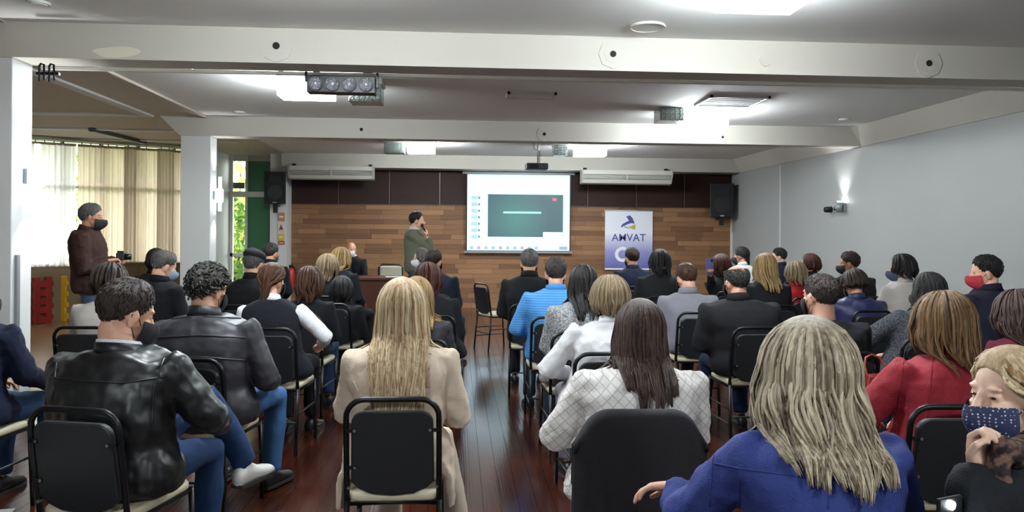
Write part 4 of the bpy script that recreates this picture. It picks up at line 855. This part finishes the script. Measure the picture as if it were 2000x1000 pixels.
    if vest:
     for s_ in (-1,1):
      q2 = MB(); a = AR[s_]; r_ = 0.92
      q2.tube([a[0].lerp(a[1],-0.05),a[0],a[0].lerp(a[1],.25),a[0].lerp(a[1],.6),a[1],a[1].lerp(a[2],.35),a[1].lerp(a[2],.93)],[r_*.060,r_*.070,r_*.068,r_*.064,r_*.060,r_*.054,r_*.044],12,False)
      link('shirt_sleeve',bake(q2,[remesh(vox),('DISPLACE',dict(texture=FOLD,strength=0.02,mid_level=0.5)),smooth(2)],'shirt_sleeve'),mat('cloth_'+sleeve[1:],sleeve,0.85,var=0.06,vscale=12,bump=0.2,bscale=120,spec=0.25),t)
    cc = collar or (None if gn in ('sweater','t_shirt','polo_shirt') else gc)
    if cc:
        hgt = 0.055 if (gn not in ('blouse','vest') and not collar) else 0.045; ax = (nk0-nk1).normalized(); c0 = nk1+ax*0.035; rings = []
        wr = nr+0.014
        for du,dr in ((0,0.016),(hgt*.6,0.006),(hgt,0.004),(hgt,-0.004),(hgt*.5,-0.002),(0,0.0)):
            cc_ = c0+ax*du; rings.append([cc_+Vector(((wr+dr)*1.06*math.sin(2*math.pi*k/22),(wr+dr)*-math.cos(2*math.pi*k/22)*1.02,(0.012*math.cos(2*math.pi*k/22)-0.012)*1.5)) for k in range(22)])
        build(MB().loft(rings),'collar',mat('cloth_'+cc[1:],cc,0.8,var=0.15,vscale=12,bump=0.2,bscale=180,spec=0.25) if collar else gm,g,True)
        if collar and 'jacket' in gn:
            build(MB().loft([[p_+(p_-c0-ax*(p_-c0).dot(ax)).normalized()*0.006-ax*0.013 for p_ in r_] for r_ in rings]),'jacket_collar',gm,g,True)
    # --- trousers and shoes
    q = MB(); q.loft([sup(*spine(u),a+.008,b_+.008) for u,a,b_ in list(zip(TORSO_T,ta,tb))[:4]])
    for s_ in (-1,1): l = LG[s_]; q.tube([l[0],l[0].lerp(l[1],.5),l[1],l[1].lerp(l[2],.4),l[1].lerp(l[2],.98)],[.092,.083,.066,.062,.058],12,False)
    link('trousers',bake(q,[remesh(0.015 if near else 0.022),('DISPLACE',dict(texture=FOLD,strength=0.02,mid_level=0.5)),smooth(3)],'trousers'),mat('trousers_'+pants[1:],pants,0.85,var=0.25,vscale=14,bump=0.2,bscale=200,spec=0.25),t)
    for s_ in (-1,1):
        kn,an,toe = LG[s_][1:]; ang = math.atan2(-toe.x,toe.y)
        M = Matrix.Translation((an.x,an.y,max(0,an.z-0.10) if not (('L' if s_<0 else 'R') in legs) else an.z-0.085)) @ Matrix.Rotation(ang,4,'Z')
        so = link('shoe',SHOE,mat('shoe_'+shoe[1:],shoe,0.4,var=0.1),t,M); link('sole',SOLE,mat('shoe_sole','#2a2724',0.7),so)
    # --- hair and hat
    if hair:
        hp = hair_build(hair[0],H,torso,near,rg,hlen,vol,wave,bald); link('hair',arrays_mesh('hair',hp),hair_mat(*HC[hair[1]]),t)
    if hat:
        q = MB(); q.loft([[(r_*1.0*math.cos(a),-0.012+r_*1.22*math.sin(a),z+0.016*math.sin(a)*-1) for a in np.linspace(0,2*math.pi,24,endpoint=False)] for z,r_ in ((0.045,.088),(0.06,.094),(0.085,.094),(0.11,.082),(0.128,.05),(0.132,.012))])
        q.loft([[(x*s_,0.075+y*s_,0.05+dz-0.9*(x*x)) for x,y in ((-.07,0),(-.06,.045),(-.03,.07),(0,.075),(.03,.07),(.06,.045),(.07,0))] for dz,s_ in ((0,1),(.008,1))]); build(q,'cap',mat('cap_'+hat[1:],hat,0.85,bump=0.3,bscale=200),t,True,H)
    if chair_label: chair(base.x+chair_off[0],base.y+chair_off[1],rzr if chair_rz is None else R(chair_rz),chair_label)
    t['_top'] = 0; del t['_top']
    return t, base, H
# ------------------------------------------------------------------ the audience
M_diam = mat('diamond_knit','#e2dedb',0.85,kind='diamond',vscale=11,color2='#b9b2ae',bump=0.2,bscale=120,spec=0.2)
M_polo = mat('striped_polo','#5d9bd6',0.8,kind='stripes',vscale=16,color2='#3f7fc0',spec=0.2)
M_grey_tweed = mat('grey_tweed','#9b9c9d',0.9,kind='speckle',vscale=90,color2='#63656a',bump=0.3,bscale=120,spec=0.2)
M_char_tweed = mat('charcoal_tweed','#45474d',0.9,kind='speckle',vscale=90,color2='#2a2b30',bump=0.3,bscale=120,spec=0.2)
M_dotmask = mat('dotted_mask','#2f3558',0.8,kind='dots',vscale=110,color2='#c9cfdd')
P = person
CHL = 'black tube chair under the '
# --- left block
P('man in a navy sweater and jeans beside the near white column',-38,528,4.0,rz=-8,top=('sweater','#141c33','cloth'),pants='#2b4668',hair=('short','dbrown'),chair_label=CHL+'man in the navy sweater',
  arms={'R':((0.24,0.08,0.74),(0.20,0.30,0.66))})
P('man in a black leather jacket with a white shirt collar, head bowed',250,545,3.1,rz=-14,bw=1.18,top=('leather_jacket','#16181b','leather'),collar='#dfe3ee',pants='#1e365c',hair=('short','buzz'),skin='fair',mask='#17181c',yaw=-32,pitch=20,lean=0.10,side=-0.05,infl=0.03,fold=0.035,headk=1.07,
  chair_label='black tube chair carrying the leather jacket man',shoe='#c9c8c4',arms={'R':((0.33,0.12,0.74),(0.20,0.34,0.70)),'L':((-0.31,0.05,0.72),(-0.1,0.30,0.68))},
  legs={'R':((0.13,0.42,0.53),(0.14,0.36,0.10),(0.1,1,0)),'L':((0.06,0.52,0.74),(0.19,0.62,0.40),(0.1,1,0))})
P('man with curly dark hair in a charcoal quilted jacket and jeans',408,517,4.2,rz=-10,bw=1.22,top=('quilted_jacket','#24232a','puffer'),pants='#3a5f90',hair=('curly','dgrey'),skin='fair',yaw=-18,pitch=14,lean=0.10,side=-0.08,infl=0.03,headk=1.05,
  chair_label='black tube chair under the man in the charcoal quilted jacket',arms={'R':((0.29,0.05,0.70),(0.22,0.24,0.66)),'L':((-0.27,0.05,0.72),(-0.1,0.28,0.67))},legs={'R':((0.19,0.40,0.54),(0.17,0.37,0.10),(0.2,1,0)),'L':((-0.16,0.42,0.53),(-0.16,0.4,0.1),(0,1,0))})
P('woman with tied brown hair in a black vest and white sleeves',532,512,5.4,rz=-6,male=False,top=('vest','#1c1d24','knit'),sleeve='#e4e5ea',collar='#e2e4ea',pants='#15161c',hair=('tied','brown'),skin='fair',hlen=0.16,yaw=-12,bw=1.12,side=-0.09,
  chair_label='black tube chair under the woman in the black vest',arms={'R':((0.30,0.07,0.76),(0.20,0.28,0.68))})
P('woman with curly dark brown hair in a black jacket',606,522,6.3,rz=-6,male=False,top=('jacket','#121319','cloth'),hair=('bob','brown'),hlen=0.16,wave=0.03,vol=0.045,pants='#2a4268',chair_label='black tube chair under the woman with curly brown hair')
P('woman with brown bob hair in a pale grey blouse behind the leather jacket',215,515,5.4,rz=-4,male=False,top=('blouse','#b9b2ac','cloth'),hair=('bob','dbrown'),hlen=0.11,vol=0.045,pitch=14,chair_label='black tube chair under the woman in the pale blouse',side=0.03)
P('grey-haired man in a black jacket looking down to his side',322,490,6.6,rz=-24,top=('jacket','#101116','cloth'),hair=('short','grey'),skin='fair',mask='#8d9cb0',yaw=-28,pitch=22,lean=0.14,chair_label='black tube chair under the grey-haired man in black')
P('dark-haired person in black half hidden behind the grey-haired man',306,486,8.2,rz=-10,male=False,top=('jacket','#0f1013','cloth'),hair=('bob','black'),hlen=0.1,pitch=10,chair_label='black tube chair under the dark-haired person behind the grey-haired man')
P('man in a black flat cap and black coat',498,488,7.0,rz=-10,top=('coat','#0f1014','cloth'),hair=('short','grey'),skin='fair',hat='#0e0f12',yaw=-15,infl=0.03,chair_label='black tube chair under the man in the flat cap')
P('dark-haired man in black in front of the white end column',530,474,9.6,rz=-12,top=('jacket','#101116','cloth'),hair=('short','dgrey'),skin='mid',mask='#7d7f92',yaw=-15,chair_label='black tube chair near the white end column')
P('woman with ash grey hair in a black coat',640,497,8.0,rz=-6,male=False,top=('coat','#111218','cloth'),hair=('bob','ash'),hlen=0.17,vol=0.04,infl=0.028,chair_label='black tube chair under the ash-haired woman')
P('woman with long blonde hair in a dark navy coat facing the bald man',668,484,9.0,rz=-28,male=False,bw=1.1,top=('coat','#12141d','cloth'),hair=('long','dblond'),hlen=0.2,vol=0.035,yaw=-18,infl=0.03,side=-0.06,chair_label='black tube chair under the woman in the dark navy coat')
P('woman with a black bob in black beside the curly-haired woman',668,540,7.2,rz=-10,male=False,top=('jacket','#0e0f13','cloth'),hair=('bob','black'),hlen=0.13,vol=0.03,chair_label='black tube chair next to the woman with curly brown hair')
P('woman with long straight blonde hair in a cream coat',786,545,3.26,rz=0,male=False,bw=1.10,top=('coat','#d9c6b2','cloth'),pants='#d0c0ae',hair=('long','blond'),hlen=0.44,vol=0.032,wave=0.008,skin='fair',pitch=2,lean=0.05,side=0.012,infl=0.024,headk=1.03,skirt=True,shoe='#131316',
  chair_label='black tube chair under the blonde woman in the cream coat',arms={'R':((0.255,0.03,0.72),(0.16,0.26,0.69)),'L':((-0.215,0.05,0.74),(-0.08,0.27,0.68))},legs={'R':((0.17,0.40,0.53),(0.28,0.22,0.10),(0.55,0.8,0)),'L':((-0.08,0.42,0.53),(-0.06,0.38,0.10),(0,1,0))})
P('woman with dark blonde hair in a dark grey jacket behind the cream coat',815,541,4.9,rz=0,male=False,top=('jacket','#2c2b32','cloth'),hair=('long','dblond'),hlen=0.22,vol=0.03,chair_label='black tube chair under the woman in the dark grey jacket',lean=0.05,side=-0.02)
P('woman with red-brown hair in a loose black coat',836,514,6.3,rz=-8,male=False,bw=1.15,top=('coat','#121216','cloth'),hair=('bob','redbrown'),hlen=0.16,vol=0.045,infl=0.032,side=-0.09,chair_label='black tube chair under the woman with red-brown hair')
P('dark-haired man in a dark blue jacket in the front left rows',848,487,8.4,rz=-14,bw=1.1,top=('jacket','#161c2a','cloth'),hair=('short','dbrown'),skin='fair',yaw=-14,side=-0.08,pants='#223047',chair_label='black tube chair under the man in the dark blue jacket')
P('grey-haired person with a white mask facing the aisle',822,485,10.2,rz=40,male=False,top=('jacket','#2b2d33','cloth'),hair=('bob','grey'),hlen=0.09,mask='#d5d8dc',skin='fair',yaw=60,chair_label='black tube chair under the grey-haired person with the white mask')
# --- right block
P('grey-haired man in a black coat below the screen',1034,486,7.3,rz=-4,bw=1.05,top=('coat','#101216','cloth'),hair=('short','grey'),skin='mid',infl=0.026,chair_label='black tube chair under the man in black below the screen')
P('man in a light blue striped polo shirt',1085,502,6.2,rz=0,bw=1.1,top=('polo_shirt','#5d9bd6',M_polo),collar='#4a8ccb',pants='#22304a',hair=('short','buzz'),skin='fair',lean=0.04,side=0.04,chair_label='black tube chair under the man in the striped polo',arms={'L':((-0.28,0.04,0.72),(-0.10,0.26,0.66))})
P('woman with long black hair in a grey tweed cardigan',1140,516,5.3,rz=2,male=False,bw=1.12,top=('cardigan','#9b9c9d',M_grey_tweed),hair=('long','black'),hlen=0.26,vol=0.022,pants='#1c2536',side=0.09,infl=0.026,chair_label='black tube chair under the woman in the tweed cardigan')
P('woman with a short blonde bob in a white blouse and grey trousers',1192,540,4.45,rz=4,male=False,bw=1.15,top=('blouse','#e6e6ea','cloth'),hair=('bob','ash'),hlen=0.10,vol=0.045,pants='#6d6a75',pitch=6,side=0.10,chair_label='black tube chair under the woman in the white blouse',arms={'L':((-0.28,0.03,0.72),(-0.10,0.26,0.66))})
P('woman with long dark brown hair in a white diamond-pattern sweater',1250,584,3.0,rz=-2,male=False,bw=1.2,top=('sweater','#e2dedb',M_diam),hair=('long','taupe'),hlen=0.25,vol=0.026,wave=0.010,skin='fair',pants='#1b1c22',pitch=4,side=0.06,infl=0.026,
  chair_label='black tube chair hidden by a draped dark coat',arms={'L':((-0.275,0.06,0.70),(-0.12,0.28,0.67)),'R':((0.30,0.06,0.72),(0.1,0.28,0.67))})
P('dark-haired man in a navy suit in front of the banner',1234,484,9.8,rz=1,top=('suit_jacket','#151d33','cloth'),hair=('short','dbrown'),skin='fair',collar='#151d33',chair_label='black tube chair in front of the banner',yaw=15)
P('dark-haired woman in a dark grey jacket beside the man in navy',1288,488,8.3,rz=1,male=False,bw=1.15,top=('jacket','#1e2023','cloth'),hair=('bob','black'),hlen=0.17,vol=0.035,yaw=21,side=0.06,infl=0.028,chair_label='black tube chair under the woman in the dark grey jacket near the banner')
P('brown-haired man in a light grey shirt looking down',1340,514,6.7,rz=1,bw=1.08,top=('shirt','#85838c','cloth'),pants='#1f2740',hair=('short','brown'),skin='fair',pitch=20,yaw=15,lean=0.1,chair_label='black tube chair under the man in the light grey shirt')
P('balding man in a wide black jacket',1437,516,5.65,rz=1,bw=1.22,top=('jacket','#18171b','cloth'),pants='#1d2942',hair=('short','dgrey'),bald=True,skin='mid',yaw=17,pitch=10,infl=0.034,side=-0.04,chair_label='black tube chair under the balding man in black')
tp_phone, _, _ = P('dark-haired woman in black holding up a phone',1408,497,9.0,rz=2,male=False,top=('jacket','#131217','cloth'),hair=('bob','redbrown'),hlen=0.14,vol=0.03,yaw=30,pitch=14,arms={'L':(('px',1388,566,8.9),('px',1388,536,8.75))},hands=('grip','relax'),chair_label='black tube chair under the woman holding up a phone')
P('dark-haired woman in a white blouse at the far end by the wall',1447,481,10.6,rz=10,male=False,top=('blouse','#cfcfd0','cloth'),hair=('tied','black'),hlen=0.08,yaw=43,mask='#16171a',side=-0.03,chair_label='black tube chair under the woman in the white blouse by the wall')
P('woman with long wavy blonde hair in a black coat',1494,495,7.35,rz=1,yaw=7,male=False,top=('coat','#141418','cloth'),hair=('long','dblond'),hlen=0.24,vol=0.03,wave=0.02,infl=0.026,chair_label='black tube chair under the woman with long wavy blonde hair')
P('dark-haired man in navy seen in profile against the wall',1521,484,11.3,rz=19,top=('jacket','#171e33','cloth'),hair=('short','black'),skin='fair',mask='#b9c4d4',yaw=54,chair_label='black tube chair under the man in navy against the wall')
P('woman with grey-brown hair in a bright red jacket',1553,511,8.25,rz=1,male=False,bw=1.1,top=('jacket','#a81d20','cloth'),hair=('bob','ash'),hlen=0.14,vol=0.035,yaw=19,chair_label='black tube chair under the woman in the bright red jacket')
P('woman with dark red hair and a white mask by the wall',1581,496,9.4,rz=16,male=False,top=('jacket','#1a1b22','cloth'),hair=('bob','redbrown'),hlen=0.10,vol=0.035,mask='#dde0e4',skin='fair',yaw=51,chair_label='black tube chair under the woman with dark red hair')
P('man with a faded haircut in a black t-shirt',1602,532,4.5,rz=1,bw=1.1,top=('t_shirt','#131317','cloth'),hair=('fade','buzz'),skin='fair',mask='#15151a',yaw=19,pitch=4,chair_label='black tube chair under the man with the faded haircut',headk=1.06)
P('man with a black mask in a dark jacket by the wall',1658,491,8.42,rz=15,bw=1.1,top=('jacket','#1b1a1c','cloth'),hair=('short','dbrown'),skin='tan',mask='#0f1013',yaw=47,infl=0.026,side=-0.04,chair_label='black tube chair under the man with the black mask')
P('person with dark hair in a navy blue hooded puffer jacket',1668,527,6.9,rz=1,yaw=9,male=False,bw=1.2,top=('puffer_jacket','#20254f','puffer'),hair=('bob','dbrown'),hlen=0.06,vol=0.035,pitch=16,infl=0.035,hood=True,chair_label='black tube chair under the person in the navy puffer jacket')
P('woman with a black bob in a cream cardigan by the wall',1760,497,7.25,rz=12,male=False,bw=1.15,top=('cardigan','#b9b2ac','cloth'),hair=('bob','black'),hlen=0.12,vol=0.035,yaw=46,infl=0.03,mask='#3a4460',side=0.05,chair_label='black tube chair under the woman in the cream cardigan')
P('woman with straight dark hair in a charcoal tweed jacket leaning forward',1812,531,5.2,rz=4,male=False,bw=1.2,top=('jacket','#45474d',M_char_tweed),hair=('long','black'),hlen=0.18,vol=0.02,yaw=24,pitch=10,lean=0.08,side=0.24,infl=0.03,pants='#2b4060',chair_label='black tube chair under the woman in the charcoal tweed jacket',
  arms={'L':((-0.30,0.08,0.76),(-0.12,0.30,0.68))})
P('dark-haired man with a red mask in a navy coat by the wall',1924,498,6.0,rz=17,bw=1.12,top=('coat','#171b2b','cloth'),hair=('short','black'),skin='fair',mask='#b02c3a',yaw=51,pitch=8,infl=0.03,headk=1.05,chair_label='black tube chair under the man with the red mask')
P('woman with wavy dark hair in a maroon sweater',1988,569,4.3,rz=1,yaw=9,male=False,top=('sweater','#5d1d2c','knit'),hair=('bob','taupe'),hlen=0.20,wave=0.03,vol=0.05,chair_label='black tube chair under the woman in the maroon sweater')
P('woman with auburn hair in a long red coat',1842,572,3.25,rz=0,male=False,bw=1.12,top=('coat','#8c1f2c','corduroy'),pants='#17171b',hair=('bob','auburn'),hlen=0.20,vol=0.042,skin='fair',pitch=6,lean=0.06,side=0.09,infl=0.03,headk=1.04,skirt=True,
  chair_label='black tube chair under the woman in the red coat',chair_rz=-2,chair_off=(-0.07,-0.03),arms={'L':((-0.29,0.06,0.72),(-0.12,0.26,0.67))})
P('woman with wavy highlighted blonde hair in a cobalt blue coat',1578,628,2.0,rz=0,male=False,bw=1.08,top=('coat','#323f80','corduroy'),pants='#1b1c24',hair=('long','hilite'),hlen=0.24,vol=0.044,wave=0.032,skin='fair',pitch=0,lean=0.05,infl=0.024,headk=1.06,fold=0.025,skirt=True,
  chair_label='black tube chair under the woman in the cobalt blue coat',chair_off=(0,0.0),arms={'L':(('px',1330,1010,2.12),('px',1322,950,2.22),(-0.9,0.35,-0.1),(0,0.3,1)),'R':((0.27,0.05,0.72),(0.1,0.27,0.67))})
P('woman in a dotted blue mask resting her chin on her hand',1972,674,1.97,rz=38,male=False,top=('jacket','#1c1e23','cloth'),pants='#1a1a20',hair=('tied','blond'),hlen=0.10,skin='pale',mask=M_dotmask,yaw=58,pitch=4,lean=0.10,infl=0.02,headk=0.98,
  chair_label='black tube chair under the woman in the dotted mask',arms={'L':(('px',1885,1010,1.72),('px',1906,915,1.80),(0.12,0.0,1),(0.3,1,0)),'R':((0.25,0.08,0.74),(0.1,0.28,0.67))},hands=('grip','relax'),legs={'L':((0.02,0.40,0.53),(0.08,0.30,0.10),(0.6,0.8,0)),'R':((0.20,0.41,0.53),(0.22,0.34,0.10),(0.6,0.8,0))})
# --- front and sides
P('bald man in a dark suit and light shirt sitting behind the table',686,472,13.0,rz=168,top=('suit_jacket','#15161c','cloth'),collar='#cfd0d4',hair=None,skin='mid',mask='#cfd4d8',yaw=0,chair_label='chair behind the table with the bald man')
sp_t, sp_b, sp_H = P('dark-haired man in an olive sweater speaking into a microphone',815,413,11.0,rz=-98,stand=True,top=('sweater','#6a6d5c','knit'),collar='#c9c9cc',pants='#161c2c',hair=('short','black'),skin='fair',mask=None,lean=0.03,yaw=6,pitch=2,bw=1.05,
  arms={'R':(('px',846,492,10.95),('px',834,462,10.86),(-0.1,-0.1,1),(0,1,0.2)),'L':((-0.25,0.03,1.20),(-0.08,0.22,1.10))},hands=('relax','grip'))
lm_t, lm_b, lm_H = P('grey-haired man in a brown jacket standing by the curtains',180,397,7.3,rz=-78,stand=True,top=('jacket','#3a2520','cloth'),pants='#4a6076',hair=('short','grey'),skin='mid',mask='#141518',yaw=0,pitch=6,bw=1.1,infl=0.028,lean=0.0,near=True,
  arms={'R':((0.27,0.0,1.13),(0.13,0.17,1.22),(-0.45,0.9,0.15)),'L':((-0.27,0.0,1.13),(-0.13,0.17,1.22),(0.45,0.9,0.15))},hands=('grip','grip'))

# ------------------------------------------------------------------ things people hold or left around
def held(name,label,cat,wpos,rz=0): t = empty(name,wpos,rz); tag(t,label,cat); return t
w_ = lm_t.matrix_basis; 
t = held('video_camera','black camera held by the man in the brown jacket','camera',lm_b+Vector((math.sin(R(78))*0.265,math.cos(R(78))*0.265,1.255)),R(-78))
build(MB().box((-.055,-.045,-.035),(.055,.025,.04)),'body',M_blackp,t,bevel=.008); build(MB().cyl((0,.05,0),.03,.06,16,'Y'),'lens',M_black,t,True); build(MB().box((-.02,-.04,.04),(.02,.01,.058)),'viewfinder',M_black,t)
t = held('microphone','black handheld microphone at the mouth of the speaking man','microphone',at_d(829,446,10.84),0)
build(MB().tube([(0.04,0,-.10),(-0.02,0,.02)],[.012,.016],10),'handle',M_black,t,True); build(MB().ell((-.032,0,.038),(.027,.027,.027)),'grille',mat('mic_mesh','#3a3a3e',.4,.5,bump=.5,bscale=300),t,True)
t = held('phone','violet-cased phone held up by the woman in black','phone',at_d(1386,520,8.7),R(10))
build(MB().box((-.045,-.006,-.09),(.045,.006,.09)),'case',mat('violet_case','#6a6aa0',.4),t,bevel=.004); build(MB().box((-.04,.006,-.083),(.04,.008,.083)),'display',M_black,t); build(MB().box((.012,-.010,.05),(.036,-.006,.08)),'lens_bump',M_black,t)
t = held('phone','phone with its light on near the woman in the dotted mask','phone',at_d(1854,996,1.695),R(20))
build(MB().box((-.038,-.005,-.075),(.038,.005,.03)),'case',M_blackp,t,bevel=.003); build(MB().cyl((0.0,-.0065,.012),.010,.004,14,'Y'),'flash_led',mat('phone_led','#ffffff',.3,emit='#e6f6ff',estr=60),t); build(MB().box((-.034,.005,-.07),(.034,.006,.025)),'display',M_black,t)
# scarf of the chin-resting woman
sp_ = [o for o in bpy.data.objects if o.get('label','').startswith('woman in a dotted blue mask')][0]; Wi_ = (Matrix.Translation(sp_.location) @ Matrix.Rotation(sp_.rotation_euler.z,4,'Z')).inverted()
sm_ = mat('leopard_scarf','#6d5046',.8,kind='speckle',vscale=45,color2='#1d1413',bump=.3,bscale=90)
q = MB(); q.tube([Wi_ @ at_d(*a) for a in ((2010,862,1.86),(1975,868,1.80),(1955,885,1.77),(1950,920,1.76),(1958,960,1.75),(1962,1010,1.75),(1960,1060,1.75))],[.024,.034,.034,.027,.025,.026,.024],12,flat=.6); q.tube([Wi_ @ at_d(*a) for a in ((1960,872,1.77),(1985,890,1.78),(2020,880,1.84))],[.03,.035,.03],12)
link('scarf',bake(q,[remesh(.008),('DISPLACE',dict(texture=FOLD,strength=.03,mid_level=.5)),smooth(2)],'scarf'),sm_,sp_)
# dark coat draped over the chair of the white sweater woman
cb = None
for o in bpy.data.objects:
    if o.get('label') == 'black tube chair hidden by a draped dark coat': cb = o
vs = []; fs = []; xs_ = np.linspace(-0.238,0.238,49); NP = 26
for x in xs_:
    ax_ = abs(x); zt_ = 0.882 if ax_ < 0.106 else (0.78+math.sqrt(max(0,0.102**2-(ax_-0.106)**2)) if ax_ < 0.200 else 0.82-(ax_-0.200)*1.6)
    sidey = max(0,(ax_-0.198))*0.9
    for k in range(NP):
        if k < 6: f_ = k/5; z = 0.60+(zt_-0.030-0.60)*f_; y = -0.185-0.029*f_
        elif k < 11: a = math.pi*(k-5)/6; z = zt_-0.030+0.030*math.sin(a); y = -0.2505+0.0365*math.cos(a)
        else: f_ = (k-11)/(NP-12); z = zt_-0.030+(0.17-zt_+0.030)*f_; y = -0.288-0.004*f_-abs(0.012*f_*math.sin(x*55)+0.008*f_*math.sin(x*21+1))+sidey
        vs.append((x*(1+0.05*max(0,(k-11)/14)),y,z))
for i in range(len(xs_)-1):
    for k in range(NP-1): a = i*NP+k; fs.append((a,a+1,a+NP+1,a+NP))
q = bake(MB().add(vs,fs),[('SOLIDIFY',dict(thickness=0.006,offset=0))],'draped_coat')
dc = link('draped_coat',q,mat('black_coat','#1d1b20',.85,var=.2,bump=.2,bscale=150)); dc.matrix_basis = cb.matrix_basis.copy(); tag(dc,'dark coat draped over the chair of the white sweater woman','coat')
# red handbag
hb = [o for o in bpy.data.objects if o.get('label') == 'black tube chair under the man with the faded haircut'][0]
t = held('handbag','dark red leather handbag hanging on the chair of the man with the faded haircut','handbag',hb.location+Vector((0.14,-0.325,0.575)),R(5)); m = mat('red_leather','#7a2420',.35,bump=.1,bscale=60)
q = MB(); q.loft([[(x*s_,y*s_,z) for x,y in ((-.085,-.035),(.085,-.035),(.085,.035),(-.085,.035))] for z,s_ in ((0,1),(.11,1.02),(.18,.82))]); build(q,'body',m,t,bevel=.01)
build(MB().box((-.07,-.045,.09),(.07,-.032,.175)),'flap',m,t,bevel=.006); build(MB().tube([(-.065,0,.17),(-.06,.03,.22),(-.04,.055,.26),(.0,.06,.275),(.04,.055,.26),(.06,.03,.22),(.065,0,.17)],.007,8),'strap',m,t,True); build(MB().box((-.012,-.05,.10),(.012,-.044,.12)),'clasp',M_chrome,t)
# empty chairs
p = at_d(972,560,10.0); ec = chair(p.x,p.y,R(-62),'empty black tube chair at the aisle end below the screen')
ec2 = chair(-1.66,2.585,R(-90),'empty chair with papers on its seat behind the leather jacket man')
for (dx,dy,dz,rz_,nm,lb) in ((0.055,0.02,0.0536,14,'paper_sheet','white paper sheet lying on the booklet on the empty chair'),(0.06,0.01,0.0,-6,'paper_booklet','thick grey booklet lying on the empty chair seat')):
    t = empty(nm,(ec2.location.x+dx,ec2.location.y+dy,0.474+dz),R(rz_)); tag(t,lb,'paper'); th_ = .003 if nm == 'paper_sheet' else .052
    build(MB().box((-.105,-.14,0),(.105,.14,th_)),'page',M_paper if nm == 'paper_sheet' else mat('booklet_cover','#9aa6b4',.4),t)
    build(MB().box((-.07,-.1,th_),(.07,-.06,th_+.0015)),'print_block',mat('print_blue','#4a5f88',.6),t)
# front table and things on it
p = at_d(742,540,12.3); zt = 0.80; t = empty('head_table',(p.x,p.y,0)); tag(t,'dark red-brown wooden table in front of the bald man','table')
M_tab = mat('table_wood','#5a2f20',.35,vscale=3,stretch=(1,1,8),var=.3)
build(MB().box((-.75,-.35,zt-.04),(.75,.35,zt)),'tabletop',M_tab,t,bevel=.008); build(MB().box((-.70,-.30,.25),(.70,-.27,zt-.04)),'modesty_panel',M_tab,t)
for sx_ in (-1,1):
    for sy_ in (-1,1): build(MB().box((sx_*.68-.03,sy_*.28-.03,0),(sx_*.68+.03,sy_*.28+.03,zt-.04)),'leg',M_tab,t)
q_ = empty('paper_sheet',(p.x+.25,p.y-.05,zt+.001),R(10)); tag(q_,'white paper sheet on the head table','paper'); build(MB().box((-.15,-.1,0),(.15,.1,.003)),'page',M_paper,q_); build(MB().box((-.1,-.06,.003),(.1,-.04,.004)),'print_block',MATS['print_blue'],q_)
p2 = at_d(761,530,13.1); t = empty('padded_chair',(p2.x,p2.y,0),math.pi); tag(t,'empty chair with a pale padded back behind the head table','chair')
build(MB().box((-.19,-.22,.60),(.19,-.18,.93)),'backrest',mat('pale_pad','#a9a694',.6),t,bevel=.03); build(MB().tube([(-.21,-.2,0),(-.21,-.21,.9),(-.15,-.21,.96),(.15,-.21,.96),(.21,-.21,.9),(.21,-.2,0)],.014,8),'back_frame',M_black,t,True); build(MB().box((-.2,-.2,.44),(.2,.2,.49)),'seat',MATS['pale_pad'],t,bevel=.02)
for sx_ in (-1,1): build(MB().tube([(sx_*.2,.18,.45),(sx_*.2,.2,0)],.012,8),'leg',M_black,t,True)

# ------------------------------------------------------------------ seams stitched on garments
from mathutils.bvhtree import BVHTree
def find_person(start):
    return [o for o in bpy.data.objects if o.name.startswith('person') and o.get('label','').startswith(start)][0]
def seam(start, garment, lines, m, r=0.003, name='seam'):
    t = find_person(start); g = [c for c in t.children if c.name.split('.')[0] == garment][0]
    W = Matrix.Translation(t.location) @ Matrix.Rotation(t.rotation_euler.z,4,'Z'); Wi = W.inverted()
    bv = BVHTree.FromPolygons([v.co for v in g.data.vertices],[p_.vertices for p_ in g.data.polygons]); o_ = Wi @ CAM
    for ln in lines:
        pts = []
        for (x0,y0),(x1,y1) in zip(ln[:-1],ln[1:]):
            for k in range(9):
                f_ = k/9; d_ = (Wi.to_3x3() @ ray(x0+(x1-x0)*f_,y0+(y1-y0)*f_)).normalized(); hit = bv.ray_cast(o_,d_)
                if hit[0] is not None and (not pts or (hit[0]-pts[-1]).length < 0.12): pts.append(hit[0]-d_*0.0005)
        if len(pts) > 3: build(MB().tube(pts,r,6),name,m,g,True)
seam('woman with wavy highlighted','coat',[[(1395,905),(1445,915),(1560,930),(1690,945)],[(1446,918),(1442,1000)],[(1622,935),(1618,1000)],[(1405,845),(1392,900),(1385,1000)]],mat('cord_323f80','#323f80'),0.0025)
seam('man in a black leather','leather_jacket',[[(85,735),(160,745),(240,748),(330,735)],[(320,700),(300,760),(296,840)],[(110,710),(100,790)]],mat('leather_16181b','#16181b'),0.004)
seam('man with curly dark hair in a','quilted_jacket',[[(310,625),(390,618),(480,622)],[(300,660),(390,655),(490,660)],[(310,700),(390,697),(490,705)]],mat('puffer_24232a','#24232a'),0.005,'quilt_seam')
seam('woman with auburn','coat',[[(1822,690),(1815,770),(1800,880),(1790,990)],[(1765,700),(1755,790),(1750,860)]],mat('cord_8c1f2c','#8c1f2c'),0.003)
seam('woman with long straight','coat',[[(690,745),(700,765)],[(868,730),(872,780),(876,840)]],mat('cloth_d9c6b2','#d9c6b2'),0.003)
